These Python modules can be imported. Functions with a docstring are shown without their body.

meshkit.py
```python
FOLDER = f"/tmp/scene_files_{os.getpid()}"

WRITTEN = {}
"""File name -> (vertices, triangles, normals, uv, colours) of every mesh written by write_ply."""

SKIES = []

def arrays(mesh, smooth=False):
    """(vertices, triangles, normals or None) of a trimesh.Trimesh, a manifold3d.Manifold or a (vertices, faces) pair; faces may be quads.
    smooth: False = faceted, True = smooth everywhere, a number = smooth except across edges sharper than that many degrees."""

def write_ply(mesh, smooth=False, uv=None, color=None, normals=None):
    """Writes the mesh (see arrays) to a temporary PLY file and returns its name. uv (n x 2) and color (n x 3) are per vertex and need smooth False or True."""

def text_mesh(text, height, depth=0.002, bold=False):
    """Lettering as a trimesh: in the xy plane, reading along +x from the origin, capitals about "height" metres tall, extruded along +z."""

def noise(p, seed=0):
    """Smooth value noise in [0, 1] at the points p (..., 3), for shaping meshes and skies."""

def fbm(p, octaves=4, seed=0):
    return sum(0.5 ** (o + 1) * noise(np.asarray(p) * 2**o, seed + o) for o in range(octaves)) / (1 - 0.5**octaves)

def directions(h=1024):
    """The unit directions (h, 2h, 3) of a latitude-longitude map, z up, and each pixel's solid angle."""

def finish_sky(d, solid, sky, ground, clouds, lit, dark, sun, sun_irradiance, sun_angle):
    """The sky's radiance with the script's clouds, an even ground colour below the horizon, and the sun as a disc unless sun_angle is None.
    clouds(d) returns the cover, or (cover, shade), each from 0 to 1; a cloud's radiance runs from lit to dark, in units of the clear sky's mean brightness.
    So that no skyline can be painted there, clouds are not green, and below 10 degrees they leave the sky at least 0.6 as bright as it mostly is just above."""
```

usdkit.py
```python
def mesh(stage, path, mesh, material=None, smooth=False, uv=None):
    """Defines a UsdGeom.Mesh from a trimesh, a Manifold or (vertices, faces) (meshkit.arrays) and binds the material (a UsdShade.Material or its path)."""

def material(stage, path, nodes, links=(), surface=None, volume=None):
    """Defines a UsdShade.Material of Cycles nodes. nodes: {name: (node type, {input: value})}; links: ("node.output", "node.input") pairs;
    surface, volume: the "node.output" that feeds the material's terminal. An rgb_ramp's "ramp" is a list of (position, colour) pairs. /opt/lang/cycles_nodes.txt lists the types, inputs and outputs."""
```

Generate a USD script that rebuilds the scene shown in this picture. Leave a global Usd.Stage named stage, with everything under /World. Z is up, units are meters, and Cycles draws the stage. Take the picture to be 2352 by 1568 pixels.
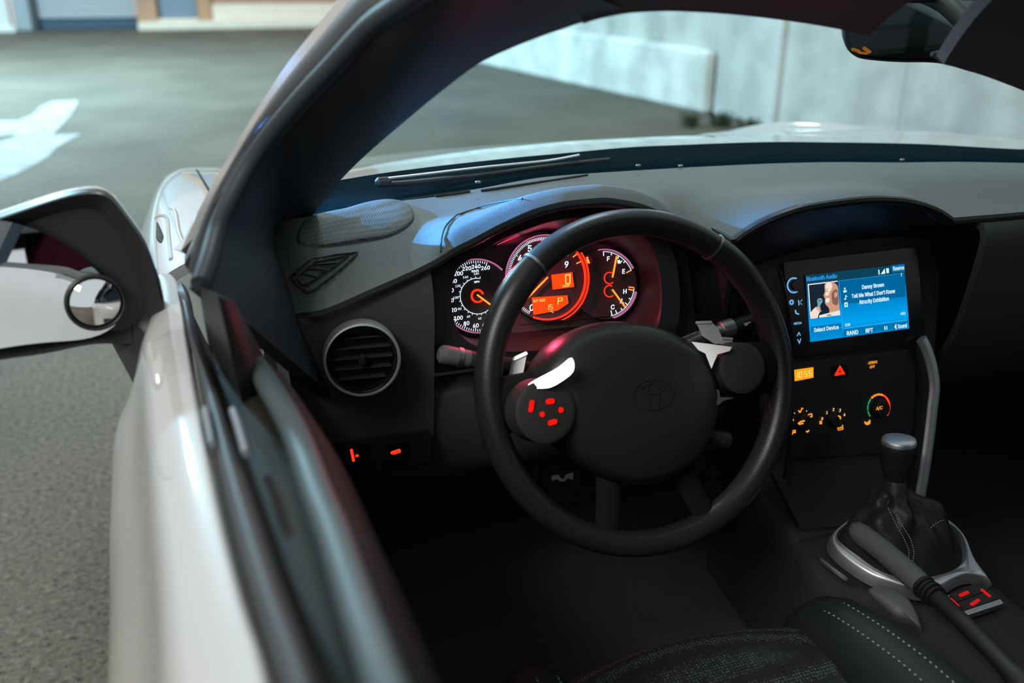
import math, random
import numpy as np
import trimesh, shapely
from shapely.geometry import Polygon, LineString, Point
from shapely import affinity
from scipy.interpolate import PchipInterpolator, CubicSpline
from pxr import Usd, UsdGeom, UsdLux, UsdShade, Gf, Sdf
import usdkit, meshkit

random.seed(7)
rng = np.random.default_rng(7)
stage = Usd.Stage.CreateInMemory()
UsdGeom.SetStageUpAxis(stage, 'Z'); UsdGeom.SetStageMetersPerUnit(stage, 1.0)
UsdGeom.Xform.Define(stage, '/World'); UsdGeom.Scope.Define(stage, '/World/Looks')

# ------------------------------------------------------------------ camera, sky, lamps, exposure
W, H, FP = 2352, 1568, 2189.0
CP = np.array([-.793, -.818, 1.164]); YAW, PIT, ROL = .3376, .3923, .0096
CF = np.array([math.sin(YAW)*math.cos(PIT), math.cos(YAW)*math.cos(PIT), -math.sin(PIT)])
CR = np.cross(CF, [0, 0, 1]); CR /= np.linalg.norm(CR); CU = np.cross(CR, CF)
CR, CU = math.cos(ROL)*CR+math.sin(ROL)*CU, -math.sin(ROL)*CR+math.cos(ROL)*CU
cam = UsdGeom.Camera.Define(stage, '/World/camera')
m = Gf.Matrix4d(*CR, 0, *CU, 0, *(-CF), 0, *CP, 1)
cam.AddTransformOp().Set(m)
cam.CreateHorizontalApertureAttr(36.0); cam.CreateVerticalApertureAttr(24.0)
cam.CreateFocalLengthAttr(36.0*FP/W)
cam.CreateFStopAttr(3.6); cam.CreateFocusDistanceAttr(1.12)
cam.CreateClippingRangeAttr(Gf.Vec2f(.02, 200))
cam.CreateExposureAttr(0.0)

sky = UsdLux.DomeLight.Define(stage, '/World/night_sky')
sky.CreateIntensityAttr(1.0); sky.CreateColorAttr(Gf.Vec3f(.205, .215, .22))

def lamp_frame(prim, pos, target):
    pos, target = np.array(pos, float), np.array(target, float)
    z = pos-target; z /= np.linalg.norm(z)
    x = np.cross([0, 0, 1], z); x = x/np.linalg.norm(x) if np.linalg.norm(x) > 1e-6 else np.array([1., 0, 0])
    y = np.cross(z, x)
    UsdGeom.Xformable(prim).AddTransformOp().Set(Gf.Matrix4d(*x, 0, *y, 0, *z, 0, *pos, 1))

def rect_lamp(name, pos, target, w, h, col, inten):
    l = UsdLux.RectLight.Define(stage, '/World/'+name)
    l.CreateWidthAttr(w); l.CreateHeightAttr(h); l.CreateColorAttr(Gf.Vec3f(*col)); l.CreateIntensityAttr(inten)
    lamp_frame(l, pos, target)

# street lamp over the road ahead, a floodlight of four lenses above the bonnet, a warm yard lamp beside the car, an added unseen blue spot that tints the dash hood
rect_lamp('street_lamp', (-3.0, 8.5, 3.9), (-2.9, 8.4, 0), .7, .4, (.44, .83, 1.0), 1330)
for i, (dx, dy) in enumerate([(-.25, -.2), (.25, -.2), (-.25, .2), (.25, .2)]):
    rect_lamp('floodlight_lens_%d' % i, (.6+dx, 3.4+dy, 5.0), (.1, .6, .8), .26, .18, (.92, .99, 1.0), 190)
for i, (du, dz) in enumerate([(-.10, -.07), (.10, -.07), (-.10, .07), (.10, .07)]):
    rect_lamp('wall_lamp_lens_%d' % i, (2.95+du*.2, 5.2-du, 1.9+dz), (.55, 1.0, .8), .10, .08, (.86, .98, 1.0), 60)
rect_lamp('yard_lamp', (-3.4, -2.0, 4.0), (-.6, .0, .7), 2.2, 1.0, (1.0, .94, .86), 18.5)
bl = UsdLux.SphereLight.Define(stage, '/World/added_blue_spot')
bl.CreateRadiusAttr(.08); bl.CreateColorAttr(Gf.Vec3f(.07, .38, 1.0)); bl.CreateIntensityAttr(130000)
sh_ = UsdLux.ShapingAPI.Apply(bl.GetPrim()); sh_.CreateShapingConeAngleAttr(1.25); sh_.CreateShapingConeSoftnessAttr(.3)
lamp_frame(bl, (-6.5, 4.6, 2.9), (-.50, .15, .94))

# ------------------------------------------------------------------ geometry helpers
def ray(px, py): return CF+CR*(px-W/2)/FP-CU*(py-H/2)/FP
def on(px, py, axis, v):
    d = ray(px, py); i = 'xyz'.index(axis); return CP+d*(v-CP[i])/d[i]
def onplane(px, py, p0, n):
    d = ray(px, py); n = np.asarray(n, float); return CP+d*((np.asarray(p0)-CP) @ n)/(d @ n)
def onsurf(px, py, f, lo=.2, hi=4.0):
    """the first point along the sight line where f changes sign"""
    d = ray(px, py); t = np.linspace(lo, hi, 800); v = np.array([f(CP+d*k) for k in t])
    i = np.where(np.sign(v[:-1]) != np.sign(v[1:]))[0]
    if len(i) == 0: raise ValueError((px, py))
    a, b = t[i[0]], t[i[0]+1]
    for _ in range(30):
        c = (a+b)/2
        if np.sign(f(CP+d*c)) == np.sign(f(CP+d*a)): a = c
        else: b = c
    return CP+d*a
def pix(P):
    d = np.asarray(P, float)-CP; w = d @ CF; return np.array([W/2+FP*(d @ CR)/w, H/2-FP*(d @ CU)/w])

class Frame:
    """a local plane: o origin, x right, y up in the plane, z out of it; s metres to one local unit"""
    def __init__(s, o, tilt=0., x=None, y=None, k=1.):
        s.o = np.array(o, float); s.k = k
        if x is None:
            s.x = np.array([1., 0, 0]); s.y = np.array([0, math.sin(tilt), math.cos(tilt)])
        else:
            s.x = np.array(x, float)/np.linalg.norm(x); y = np.array(y, float); y = y-s.x*(y @ s.x); s.y = y/np.linalg.norm(y)
        s.z = np.cross(s.x, s.y)
    def w(s, p):
        p = np.atleast_2d(np.asarray(p, float))
        if p.shape[1] == 2: p = np.hstack([p, np.zeros((len(p), 1))])
        return s.o+s.k*(p[:, :1]*s.x+p[:, 1:2]*s.y+p[:, 2:3]*s.z)
    def l(s, px, py, dz=0.):
        q = (onplane(px, py, s.o+s.z*dz*s.k, s.z)-s.o)/s.k; return np.array([q @ s.x, q @ s.y])
    def at(s, dz): return Frame(s.o+s.z*dz*s.k, x=s.x, y=s.y, k=s.k)
    def mesh(s, mm): return trimesh.Trimesh(s.w(np.array(mm.vertices)), np.array(mm.faces), process=False)

def cat(*ms):
    out = []
    for q in ms:
        if isinstance(q, (list, tuple)) and not (len(q) == 2 and isinstance(q[0], np.ndarray)): out += list(q)
        else: out.append(q)
    out = [q if isinstance(q, trimesh.Trimesh) else trimesh.Trimesh(q[0], q[1], process=False) for q in out]
    return trimesh.util.concatenate(out)

def curve(pts, n, closed=False):
    """n points evenly along a smooth curve through pts"""
    p = np.asarray(pts, float)
    if closed: p = np.vstack([p, p[:1]])
    s = np.r_[0, np.cumsum(np.linalg.norm(np.diff(p, axis=0), axis=1))]
    keep = np.r_[True, np.diff(s) > 1e-9]; p, s = p[keep], s[keep]
    f = CubicSpline(s, p, bc_type='periodic') if closed else (PchipInterpolator(s, p) if len(p) > 2 else (lambda u: np.stack([np.interp(u, s, p[:, k]) for k in range(p.shape[1])], 1)))
    u = np.linspace(0, s[-1], n, endpoint=not closed)
    return f(u)

def grid_faces(nv, nu, closed_u=False, closed_v=False):
    f = []
    a = np.arange(nv*nu).reshape(nv, nu)
    if closed_u: a = np.hstack([a, a[:, :1]])
    if closed_v: a = np.vstack([a, a[:1]])
    q = np.stack([a[:-1, :-1], a[:-1, 1:], a[1:, 1:], a[1:, :-1]], -1).reshape(-1, 4)
    return np.vstack([q[:, [0, 1, 2]], q[:, [0, 2, 3]]])

def loft(curves, nu=40, nv=None, resample=True):
    c = np.array([curve(k, nu) if resample else np.asarray(k, float) for k in curves])
    if nv and len(c) > 2:
        s = np.linspace(0, 1, len(c)); c = PchipInterpolator(s, c, axis=0)(np.linspace(0, 1, nv))
    nv, nu = c.shape[:2]
    return trimesh.Trimesh(c.reshape(-1, 3), grid_faces(nv, nu), process=False)

def thick(mesh, t):
    """gives a sheet a thickness t against its normals (t < 0: along them), with a closed rim"""
    mesh = trimesh.Trimesh(mesh.vertices, mesh.faces, process=False)
    v, f, n = meshkit.arrays(mesh, True)
    e = np.sort(f[:, [0, 1, 1, 2, 2, 0]].reshape(-1, 2), axis=1)
    d = f[:, [0, 1, 1, 2, 2, 0]].reshape(-1, 2)
    _, inv, cnt = np.unique(e, axis=0, return_inverse=True, return_counts=True)
    b = d[cnt[inv.ravel()] == 1]; k = len(v)
    rim = np.vstack([np.stack([b[:, 1], b[:, 0], b[:, 0]+k], 1), np.stack([b[:, 1], b[:, 0]+k, b[:, 1]+k], 1)])
    return trimesh.Trimesh(np.vstack([v, v-n*t]), np.vstack([f, f[:, ::-1]+k, rim]), process=False)

def face_to(mesh, p):
    """turns a sheet so that its normals look towards p"""
    c = mesh.triangles_center; n = mesh.face_normals
    if ((np.asarray(p)-c)*n).sum() < 0: mesh = trimesh.Trimesh(mesh.vertices, mesh.faces[:, ::-1], process=False)
    return mesh

def tube(path, r, n=12, closed=False, cap=True, ry=None, up=None):
    """a swept round or oval bar; r may be a list along the path"""
    p = np.asarray(path, float); k = len(p)
    r = np.broadcast_to(np.asarray(r, float), (k,)); ry = r if ry is None else np.broadcast_to(np.asarray(ry, float), (k,))
    t = np.gradient(p, axis=0) if not closed else np.roll(p, -1, 0)-np.roll(p, 1, 0)
    t /= np.linalg.norm(t, axis=1, keepdims=True)
    a = np.array(up if up is not None else [0, 0, 1.]); 
    if abs(a @ t[0]) > .95: a = np.array([1., 0, 0])
    A, rings = None, []
    th = np.linspace(0, 2*np.pi, n, endpoint=False)
    for i in range(k):
        A = a if A is None else A
        if up is not None: A = np.array(up, float)
        A = A-t[i]*(A @ t[i]); A /= np.linalg.norm(A); B = np.cross(t[i], A)
        rings.append(p[i]+np.outer(np.cos(th)*r[i], A)+np.outer(np.sin(th)*ry[i], B))
    v = np.vstack(rings); f = grid_faces(k, n, closed_u=True, closed_v=closed)
    if cap and not closed:
        v = np.vstack([v, p[:1], p[-1:]]); i = np.arange(n); j = (i+1) % n
        f = np.vstack([f, np.stack([j, i, np.full(n, k*n)], 1), np.stack([i+(k-1)*n, j+(k-1)*n, np.full(n, k*n+1)], 1)])
    return trimesh.Trimesh(v, f[:, ::-1], process=False)

def lathe(profile, fr, n=48):
    """profile of (radius, height) turned about the frame's z"""
    pr = np.asarray(profile, float); th = np.linspace(0, 2*np.pi, n, endpoint=False)
    v = np.stack([np.outer(pr[:, 0], np.cos(th)), np.outer(pr[:, 0], np.sin(th)), np.repeat(pr[:, 1:2], n, 1)], -1).reshape(-1, 3)
    return trimesh.Trimesh(fr.w(v), grid_faces(len(pr), n, closed_u=True), process=False)

def cbox(size, bev=.003, fr=None, c=(0, 0, 0)):
    """a box with chamfered edges"""
    h = np.array(size, float)/2; b = min(bev, h.min()*.9); p = []
    for sx in (-1, 1):
        for sy in (-1, 1):
            for sz in (-1, 1):
                s = np.array([sx, sy, sz]); 
                for k in range(3):
                    q = h-b; q[k] = h[k]; p.append(s*q)
    mm = trimesh.convex.convex_hull(np.array(p)+np.array(c))
    return fr.mesh(mm) if fr is not None else mm

def plate(poly, depth, fr, z0=0.):
    """a shapely outline in a frame, extruded out of it"""
    ms = [trimesh.creation.extrude_polygon(g, depth, engine='earcut') for g in getattr(poly, 'geoms', [poly]) if not g.is_empty]
    mm = cat(ms); mm.apply_translation([0, 0, z0]); return fr.mesh(mm)

def outline(fr, pxs, smooth=0, dz=0.):
    p = np.array([fr.l(a, b, dz) for a, b in pxs])
    if smooth: p = curve(p, smooth, closed=True)
    return Polygon(p).buffer(0)
def stroke(fr, pxs, width, smooth=0):
    p = np.array([fr.l(a, b) for a, b in pxs])
    if smooth: p = curve(p, smooth)
    return LineString(p).buffer(width/2)
def rr(cx, cy, w, h, r): return shapely.box(cx-w/2+r, cy-h/2+r, cx+w/2-r, cy+h/2-r).buffer(r, 4)

_text = {}
def text(fr, s, height, center, bold=False, depth=.0003, z0=.0004, slant=0., rot=0., width=None):
    key = (s, bold)
    if key not in _text: _text[key] = meshkit.text_mesh(s, 1.0, 1.0, bold)
    mm = _text[key].copy(); v = np.array(mm.vertices)
    c = (v.min(0)+v.max(0))/2; v[:, 0] -= c[0]; v[:, 1] -= c[1]
    v[:, 0] += slant*v[:, 1]; sx = height if width is None else width/(v[:, 0].max()-v[:, 0].min())
    v[:, 0] *= sx; v[:, 1] *= height
    q = v.copy(); q[:, 0] = math.cos(rot)*v[:, 0]-math.sin(rot)*v[:, 1]; q[:, 1] = math.sin(rot)*v[:, 0]+math.cos(rot)*v[:, 1]
    q[:, 2] = z0+v[:, 2]*depth; q[:, :2] += np.asarray(center)[:2]
    return fr.mesh(trimesh.Trimesh(q, mm.faces, process=False))

def onmesh(mesh, px, py, lift=.0006):
    d = ray(px, py); T = np.asarray(mesh.vertices)[np.asarray(mesh.faces)]
    e1_, e2_ = T[:, 1]-T[:, 0], T[:, 2]-T[:, 0]; h = np.cross(d, e2_); det = (e1_*h).sum(1); det = np.where(np.abs(det) < 1e-14, 1e-14, det)
    s = CP-T[:, 0]; u = (s*h).sum(1)/det; q = np.cross(s, e1_); v = (q @ d)/det; t = (e2_*q).sum(1)/det
    ok = (u >= 0) & (v >= 0) & (u+v <= 1) & (t > .05)
    return CP+d*(t[ok].min()-lift) if ok.any() else None

# ------------------------------------------------------------------ materials
MAT = {}
def principled(name, col, rough=.5, metal=0., coat=0., bump=None, var=None, spec=.5, **kw):
    """bump: (scale, distance); var: (scale, colour, detail) mixes a second colour by noise"""
    n = {'p': ('principled_bsdf', {'base_color': col, 'roughness': rough, 'metallic': metal, 'coat_weight': coat, 'specular_ior_level': spec, **kw})}
    l = []
    if bump or var: n['g'] = ('geometry', {})
    if var:
        n['nv'] = ('noise_texture', {'scale': var[0], 'detail': var[2] if len(var) > 2 else 4.})
        n['r'] = ('rgb_ramp', {'ramp': [(.35, col), (.65, var[1])]})
        l += [('g.position', 'nv.vector'), ('nv.fac', 'r.fac'), ('r.color', 'p.base_color')]
    if bump:
        n['nb'] = ('noise_texture', {'scale': bump[0], 'detail': 3.}); n['b'] = ('bump', {'distance': bump[1], 'strength': 1.})
        l += [('g.position', 'nb.vector'), ('nb.fac', 'b.height'), ('b.normal', 'p.normal')]
    MAT[name] = usdkit.material(stage, '/World/Looks/'+name, n, l, surface='p.BSDF')
def emitter(name, col, strength=1.):
    MAT[name] = usdkit.material(stage, '/World/Looks/'+name, {'e': ('emission', {'color': col, 'strength': strength})}, [], surface='e.emission')

principled('white_paint', (.46, .452, .44), .42, coat=1., spec=.12, coat_roughness=.04)
principled('black_plastic', (.034, .035, .035), .55, bump=(900, .0003), spec=.2)
principled('satin_black', (.020, .0208, .0212), .40, spec=.3)
principled('gloss_black', (.012, .012, .013), .16, spec=.22)
principled('pillar_black', (.034, .041, .049), .5, spec=.22)
principled('matte_black', (.075, .076, .076), .85, spec=.06)
principled('cabin_dark', (.040, .041, .041), .8, spec=.05)
principled('spoke_black', (.012, .0122, .0122), .8, spec=.05)
principled('cowl_black', (.003, .011, .015), 1., spec=.0)
principled('soft_grey', (.22, .25, .27), .5)
principled('maroon_fabric', (.10, .012, .018), .85, spec=.1)
principled('dash_pad', (.100, .112, .112), .62, bump=(1400, .0005))
principled('rubber', (.040, .040, .042), .55)
principled('rubber_dark', (.012, .012, .012), .6)
principled('door_card', (.020, .0175, .013), .65, bump=(700, .0004), spec=.2)
principled('door_rail', (.062, .085, .09), .5, bump=(700, .0003))
principled('leather', (.022, .024, .025), .42, bump=(420, .0006), spec=.3)
principled('wheel_leather', (.019, .0202, .0206), .33, bump=(800, .0002), spec=.42)
principled('carpet', (.050, .051, .051), .95, bump=(300, .002))
principled('headliner', (.15, .155, .165), .9, spec=.1)
principled('silver', (.62, .64, .64), .28, metal=1.)
principled('satin_silver', (.50, .52, .53), .40, metal=1.)
principled('dull_silver', (.30, .32, .32), .45, metal=1.)
principled('cap_silver', (.80, .84, .88), .5, metal=1.)
principled('pale_silver', (.72, .76, .74), .55, metal=.85)
principled('chrome', (.8, .82, .84), .08, metal=1.)
principled('mirror_glass', (.80, .82, .84), .01, metal=1.)
principled('thread', (.45, .45, .43), .7)
principled('shutter_grey', (.40, .42, .44), .6)
principled('shade_blue', (.06, .10, .14), .8)
principled('terracotta', (.52, .27, .17), .85, var=(3., (.44, .24, .18)))
principled('orange_stone', (.55, .30, .16), .85, var=(5., (.45, .26, .17)))
principled('pale_stone', (.88, .74, .60), .85, var=(4., (.80, .66, .53)))
principled('door_blue_grey', (.20, .26, .31), .5)
principled('post_white', (.70, .68, .64), .6)
principled('post_dark', (.05, .055, .06), .6)
principled('weed', (.03, .045, .02), .8)
principled('road_paint', (.36, .35, .33), .7, var=(9., (.24, .235, .225), 6.), spec=.2)
principled('grip_leather', (.11, .125, .127), .5, bump=(600, .0003))
principled('seat_leather', (.014, .018, .019), .6, spec=.2)
# speaker cloth and seat mesh: fine woven holes
def woven(name, col, dark, scale, rough=.7, rnd=0.):
    n = {'g': ('geometry', {}), 'v': ('voronoi_texture', {'scale': scale, 'randomness': rnd}), 'r': ('rgb_ramp', {'ramp': [(.22, dark), (.40, col)]}),
         'b': ('bump', {'distance': .0006, 'strength': .8}), 'p': ('principled_bsdf', {'roughness': rough})}
    MAT[name] = usdkit.material(stage, '/World/Looks/'+name, n, [('g.position', 'v.vector'), ('v.distance', 'r.fac'), ('r.color', 'p.base_color'), ('v.distance', 'b.height'), ('b.normal', 'p.normal')], surface='p.BSDF')
woven('speaker_cloth', (.085, .095, .095), (.010, .010, .011), 360)
woven('seat_mesh', (.006, .008, .009), (.09, .112, .12), 270, rnd=.25)
# asphalt: aggregate speckle over broad worn patches
MAT['asphalt'] = usdkit.material(stage, '/World/Looks/asphalt', {
    'g': ('geometry', {}), 'n1': ('noise_texture', {'scale': 1.3, 'detail': 5.}), 'n2': ('noise_texture', {'scale': 70., 'detail': 6., 'roughness': .8}),
    'r1': ('rgb_ramp', {'ramp': [(.3, (.134, .115, .092)), (.7, (.200, .172, .138))]}), 'r2': ('rgb_ramp', {'ramp': [(.34, (.10, .10, .09)), (.47, (.78, .76, .72)), (.56, (1.0, .97, .92)), (.68, (1.9, 1.8, 1.62))]}),
    'm': ('mix_color', {'blend_type': 'multiply', 'fac': 1.0}), 'b': ('bump', {'distance': .006, 'strength': .9}),
    'p': ('principled_bsdf', {'roughness': .72, 'specular_ior_level': .2})},
    [('g.position', 'n1.vector'), ('g.position', 'n2.vector'), ('n1.fac', 'r1.fac'), ('n2.fac', 'r2.fac'), ('r1.color', 'm.a'), ('r2.color', 'm.b'), ('m.result', 'p.base_color'), ('n2.fac', 'b.height'), ('b.normal', 'p.normal')], surface='p.BSDF')
# board-marked concrete with vertical water stains
def concrete(name, a, b):
    MAT[name] = usdkit.material(stage, '/World/Looks/'+name, {
        'g': ('geometry', {}), 'mp': ('mapping', {'scale': (1.6, 1.6, .16)}), 'n1': ('noise_texture', {'scale': 2.2, 'detail': 4.}), 'n2': ('noise_texture', {'scale': 3.5, 'detail': 7.}),
        'r1': ('rgb_ramp', {'ramp': [(.32, a), (.68, b)]}), 'r2': ('rgb_ramp', {'ramp': [(.35, (.78, .78, .77)), (.62, (1.05, 1.05, 1.04))]}), 'm': ('mix_color', {'blend_type': 'multiply', 'fac': 1.}),
        'bp': ('bump', {'distance': .01, 'strength': .5}), 'p': ('principled_bsdf', {'roughness': .85})},
        [('g.position', 'mp.vector'), ('mp.vector', 'n1.vector'), ('g.position', 'n2.vector'), ('n1.fac', 'r1.fac'), ('n2.fac', 'r2.fac'), ('r1.color', 'm.a'), ('r2.color', 'm.b'), ('m.result', 'p.base_color'), ('n2.fac', 'bp.height'), ('bp.normal', 'p.normal')], surface='p.BSDF')
concrete('concrete', (.50, .50, .48), (.64, .63, .60)); concrete('concrete_mid', (.54, .56, .55), (.68, .69, .68)); concrete('concrete_lit', (.72, .72, .70), (.82, .82, .80))
def pane(name, tint, most=.10):
    MAT[name] = usdkit.material(stage, '/World/Looks/'+name, {'t': ('transparent_bsdf', {'color': tint}), 'g': ('glossy_bsdf', {'roughness': .01, 'color': (1, 1, 1)}), 'lw': ('layer_weight', {'blend': .5}),
        'pw': ('math', {'math_type': 'power', 'value2': 5.}), 'mu': ('math', {'math_type': 'multiply_add', 'value2': most, 'value3': .012}), 'm': ('mix_closure', {})},
        [('lw.facing', 'pw.value1'), ('pw.value', 'mu.value1'), ('mu.value', 'm.fac'), ('t.BSDF', 'm.closure1'), ('g.BSDF', 'm.closure2')], surface='m.closure')
pane('windscreen_glass', (.912, .968, .964), .05); pane('dark_glass', (.30, .32, .33), .3); pane('clear_cover', (.96, .96, .96), .2)
emitter('glow_white', (.72, .86, 1.0), 1.5); emitter('glow_blue', (.16, .42, 1.0), .55); emitter('glow_pink', (.9, .28, .55), .5)
emitter('glow_red', (1.0, .035, .01), 1.3); emitter('glow_deep_red', (1., .02, .02), .6); emitter('needle_orange', (1.0, .22, .03), 2.0)
emitter('lcd_orange', (1.0, .075, .008), 1.0); emitter('lcd_digit', (1.0, .62, .12), 1.15); emitter('amber', (1.0, .36, .03), .95); emitter('amber_pale', (1., .62, .22), 1.)
emitter('clock_amber', (1.0, .40, .01), .95); emitter('clock_digit', (1.0, .72, .16), 1.1); emitter('hazard_red', (1.0, .03, .008), 1.1); emitter('green', (.02, .42, .16), .8); emitter('arc_red', (1.0, .06, .012), 1.)
emitter('key_blue', (.20, .55, .95), .85); emitter('key_deep', (.05, .30, .6), .5); emitter('button_red', (1.0, .008, .006), 1.1)
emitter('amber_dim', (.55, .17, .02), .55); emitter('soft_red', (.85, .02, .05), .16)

# ------------------------------------------------------------------ things and parts
used = {}
def numbered(parent, name):
    k = used.get((parent, name), 0); used[(parent, name)] = k+1
    return parent+'/'+(name if k == 0 else '%s_%03d' % (name, k))

class Thing:
    """one top-level object: an Xform at its base, its parts below it; or, with single=True, one mesh"""
    def __init__(s, name, label, category=None, group=None, kind=None, single=False):
        s.name, s.data, s.parts, s.single = name, dict(label=label, category=category, group=group, kind=kind), [], single
    def part(s, name, mesh, mat, under=None, label=None, smooth=35, kind=None):
        s.parts.append([name, mesh, mat, under, label, smooth, kind]); return len(s.parts)-1
    def build(s):
        allv = np.vstack([np.asarray(p[1].vertices) for p in s.parts])
        lo, hi = allv.min(0), allv.max(0); base = np.array([(lo[0]+hi[0])/2, (lo[1]+hi[1])/2, lo[2]])
        path = numbered('/World', s.name)
        if not s.single:
            x = UsdGeom.Xform.Define(stage, path); x.AddTranslateOp().Set(Gf.Vec3d(*base)); prim = x.GetPrim()
        where = []
        for i, (name, mesh, mat, under, label, smooth, kind) in enumerate(s.parts):
            p = path if (s.single and i == 0) else numbered(path if under is None else where[under], name)
            where.append(p)
            mm = trimesh.Trimesh(np.asarray(mesh.vertices)-base, np.asarray(mesh.faces), process=False)
            g = usdkit.mesh(stage, p, mm, MAT[mat], smooth=smooth)
            if s.single and i == 0: g.AddTranslateOp().Set(Gf.Vec3d(*base)); prim = g.GetPrim()
            if label: g.GetPrim().SetCustomDataByKey('label', label)
            if kind: g.GetPrim().SetCustomDataByKey('kind', kind)
        for k, v in s.data.items():
            if v: prim.SetCustomDataByKey(k, v)
        return prim
def single(name, mesh, mat, label=None, category=None, kind=None, group=None, smooth=35):
    t = Thing(name, label, category, group, kind, single=True); t.part(name, mesh, mat, smooth=smooth); return t.build()


# ================================================================== the setting: street, wall, building
def at_y(px, y, py=60): return on(px, py, 'y', y)[0]
gx, gy = np.meshgrid(np.linspace(-14, 9, 24), np.linspace(-5, 15.4, 24))
single('ground', thick(face_to(trimesh.Trimesh(np.stack([gx, gy, 0*gx], -1).reshape(-1, 3), grid_faces(24, 24), process=False), (0, 0, 9)), .15), 'asphalt', kind='structure')

# right hand concrete retaining wall
wa, wb = np.array([2.401, 9.378, 0]), np.array([3.093, 5.583, 0]); wd = (wa-wb)/np.linalg.norm(wa-wb); wn = np.cross([0, 0, 1], wd)
if wn @ (np.array([0, 0, 0])-wa) < 0: wn = -wn
WF = Frame(wb-wn*.0, x=-wd, y=[0, 0, 1])
def wall_u(px, py): 
    q = onplane(px, py, wb, wn)-wb; return q @ WF.x
wall = Thing('wall_right', None, kind='structure')
u0, u1 = -7.5, 9.5
n_pan = 0
ub = sorted([u0, wall_u(1500, 200)-1.2, wall_u(1640, 265), wall_u(1785, 285), wall_u(2060, 300), wall_u(2060, 300)+2.4, u1])
pil0, pil1 = wall_u(1640, 265), wall_u(1785, 285)
for a, b in zip(ub[:-1], ub[1:]):
    if abs(a-pil0) < 1e-6: continue
    wall.part('panel', cbox((b-a-.003, 2.8, .25), .002, WF, ((a+b)/2, 1.4, -.125)), 'concrete')
wall.part('pilaster', cbox((pil1-pil0, 2.8, .29), .02, WF, ((pil0+pil1)/2, 1.4, -.115)), 'concrete_mid')
wall.part('lit_band', cbox((pil0-u0, .47, .09), .03, WF, ((pil0+u0)/2, .235, .045)), 'concrete_lit')  # paler concrete band, the lamplit foot of the wall put into its colour
wall.build()
rg = random.Random(4)
for i, (px, py) in enumerate([(1650, 284), (1742, 281), (1830, 297)]):
    c = on(px, py, 'z', 0.)+wn*(.26+.10*i); bl = []
    for k in range(46):
        a, r0, h = rg.uniform(0, 6.28), rg.uniform(0, .07), rg.uniform(.05, .13)
        b0 = c+np.array([math.cos(a), math.sin(a), 0])*r0; tip = b0+np.array([math.cos(a)*h*.4, math.sin(a)*h*.4, h])
        s = np.array([-math.sin(a), math.cos(a), 0])*.008
        bl.append(trimesh.Trimesh([b0-s, b0+s, (b0+tip)/2+s*1.1+[0, 0, .015], (b0+tip)/2-s*1.1+[0, 0, .015], tip], [[0, 1, 2], [0, 2, 3], [3, 2, 4]], process=False))
    single('weed_tuft', cat(bl), 'weed', ['small dark weed tuft at the wall foot, the farthest left of three', 'dark weed tuft at the wall foot below the pale pilaster', 'dark weed tuft at the wall foot nearest the far fender'][i], 'weeds', group=None)

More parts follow.
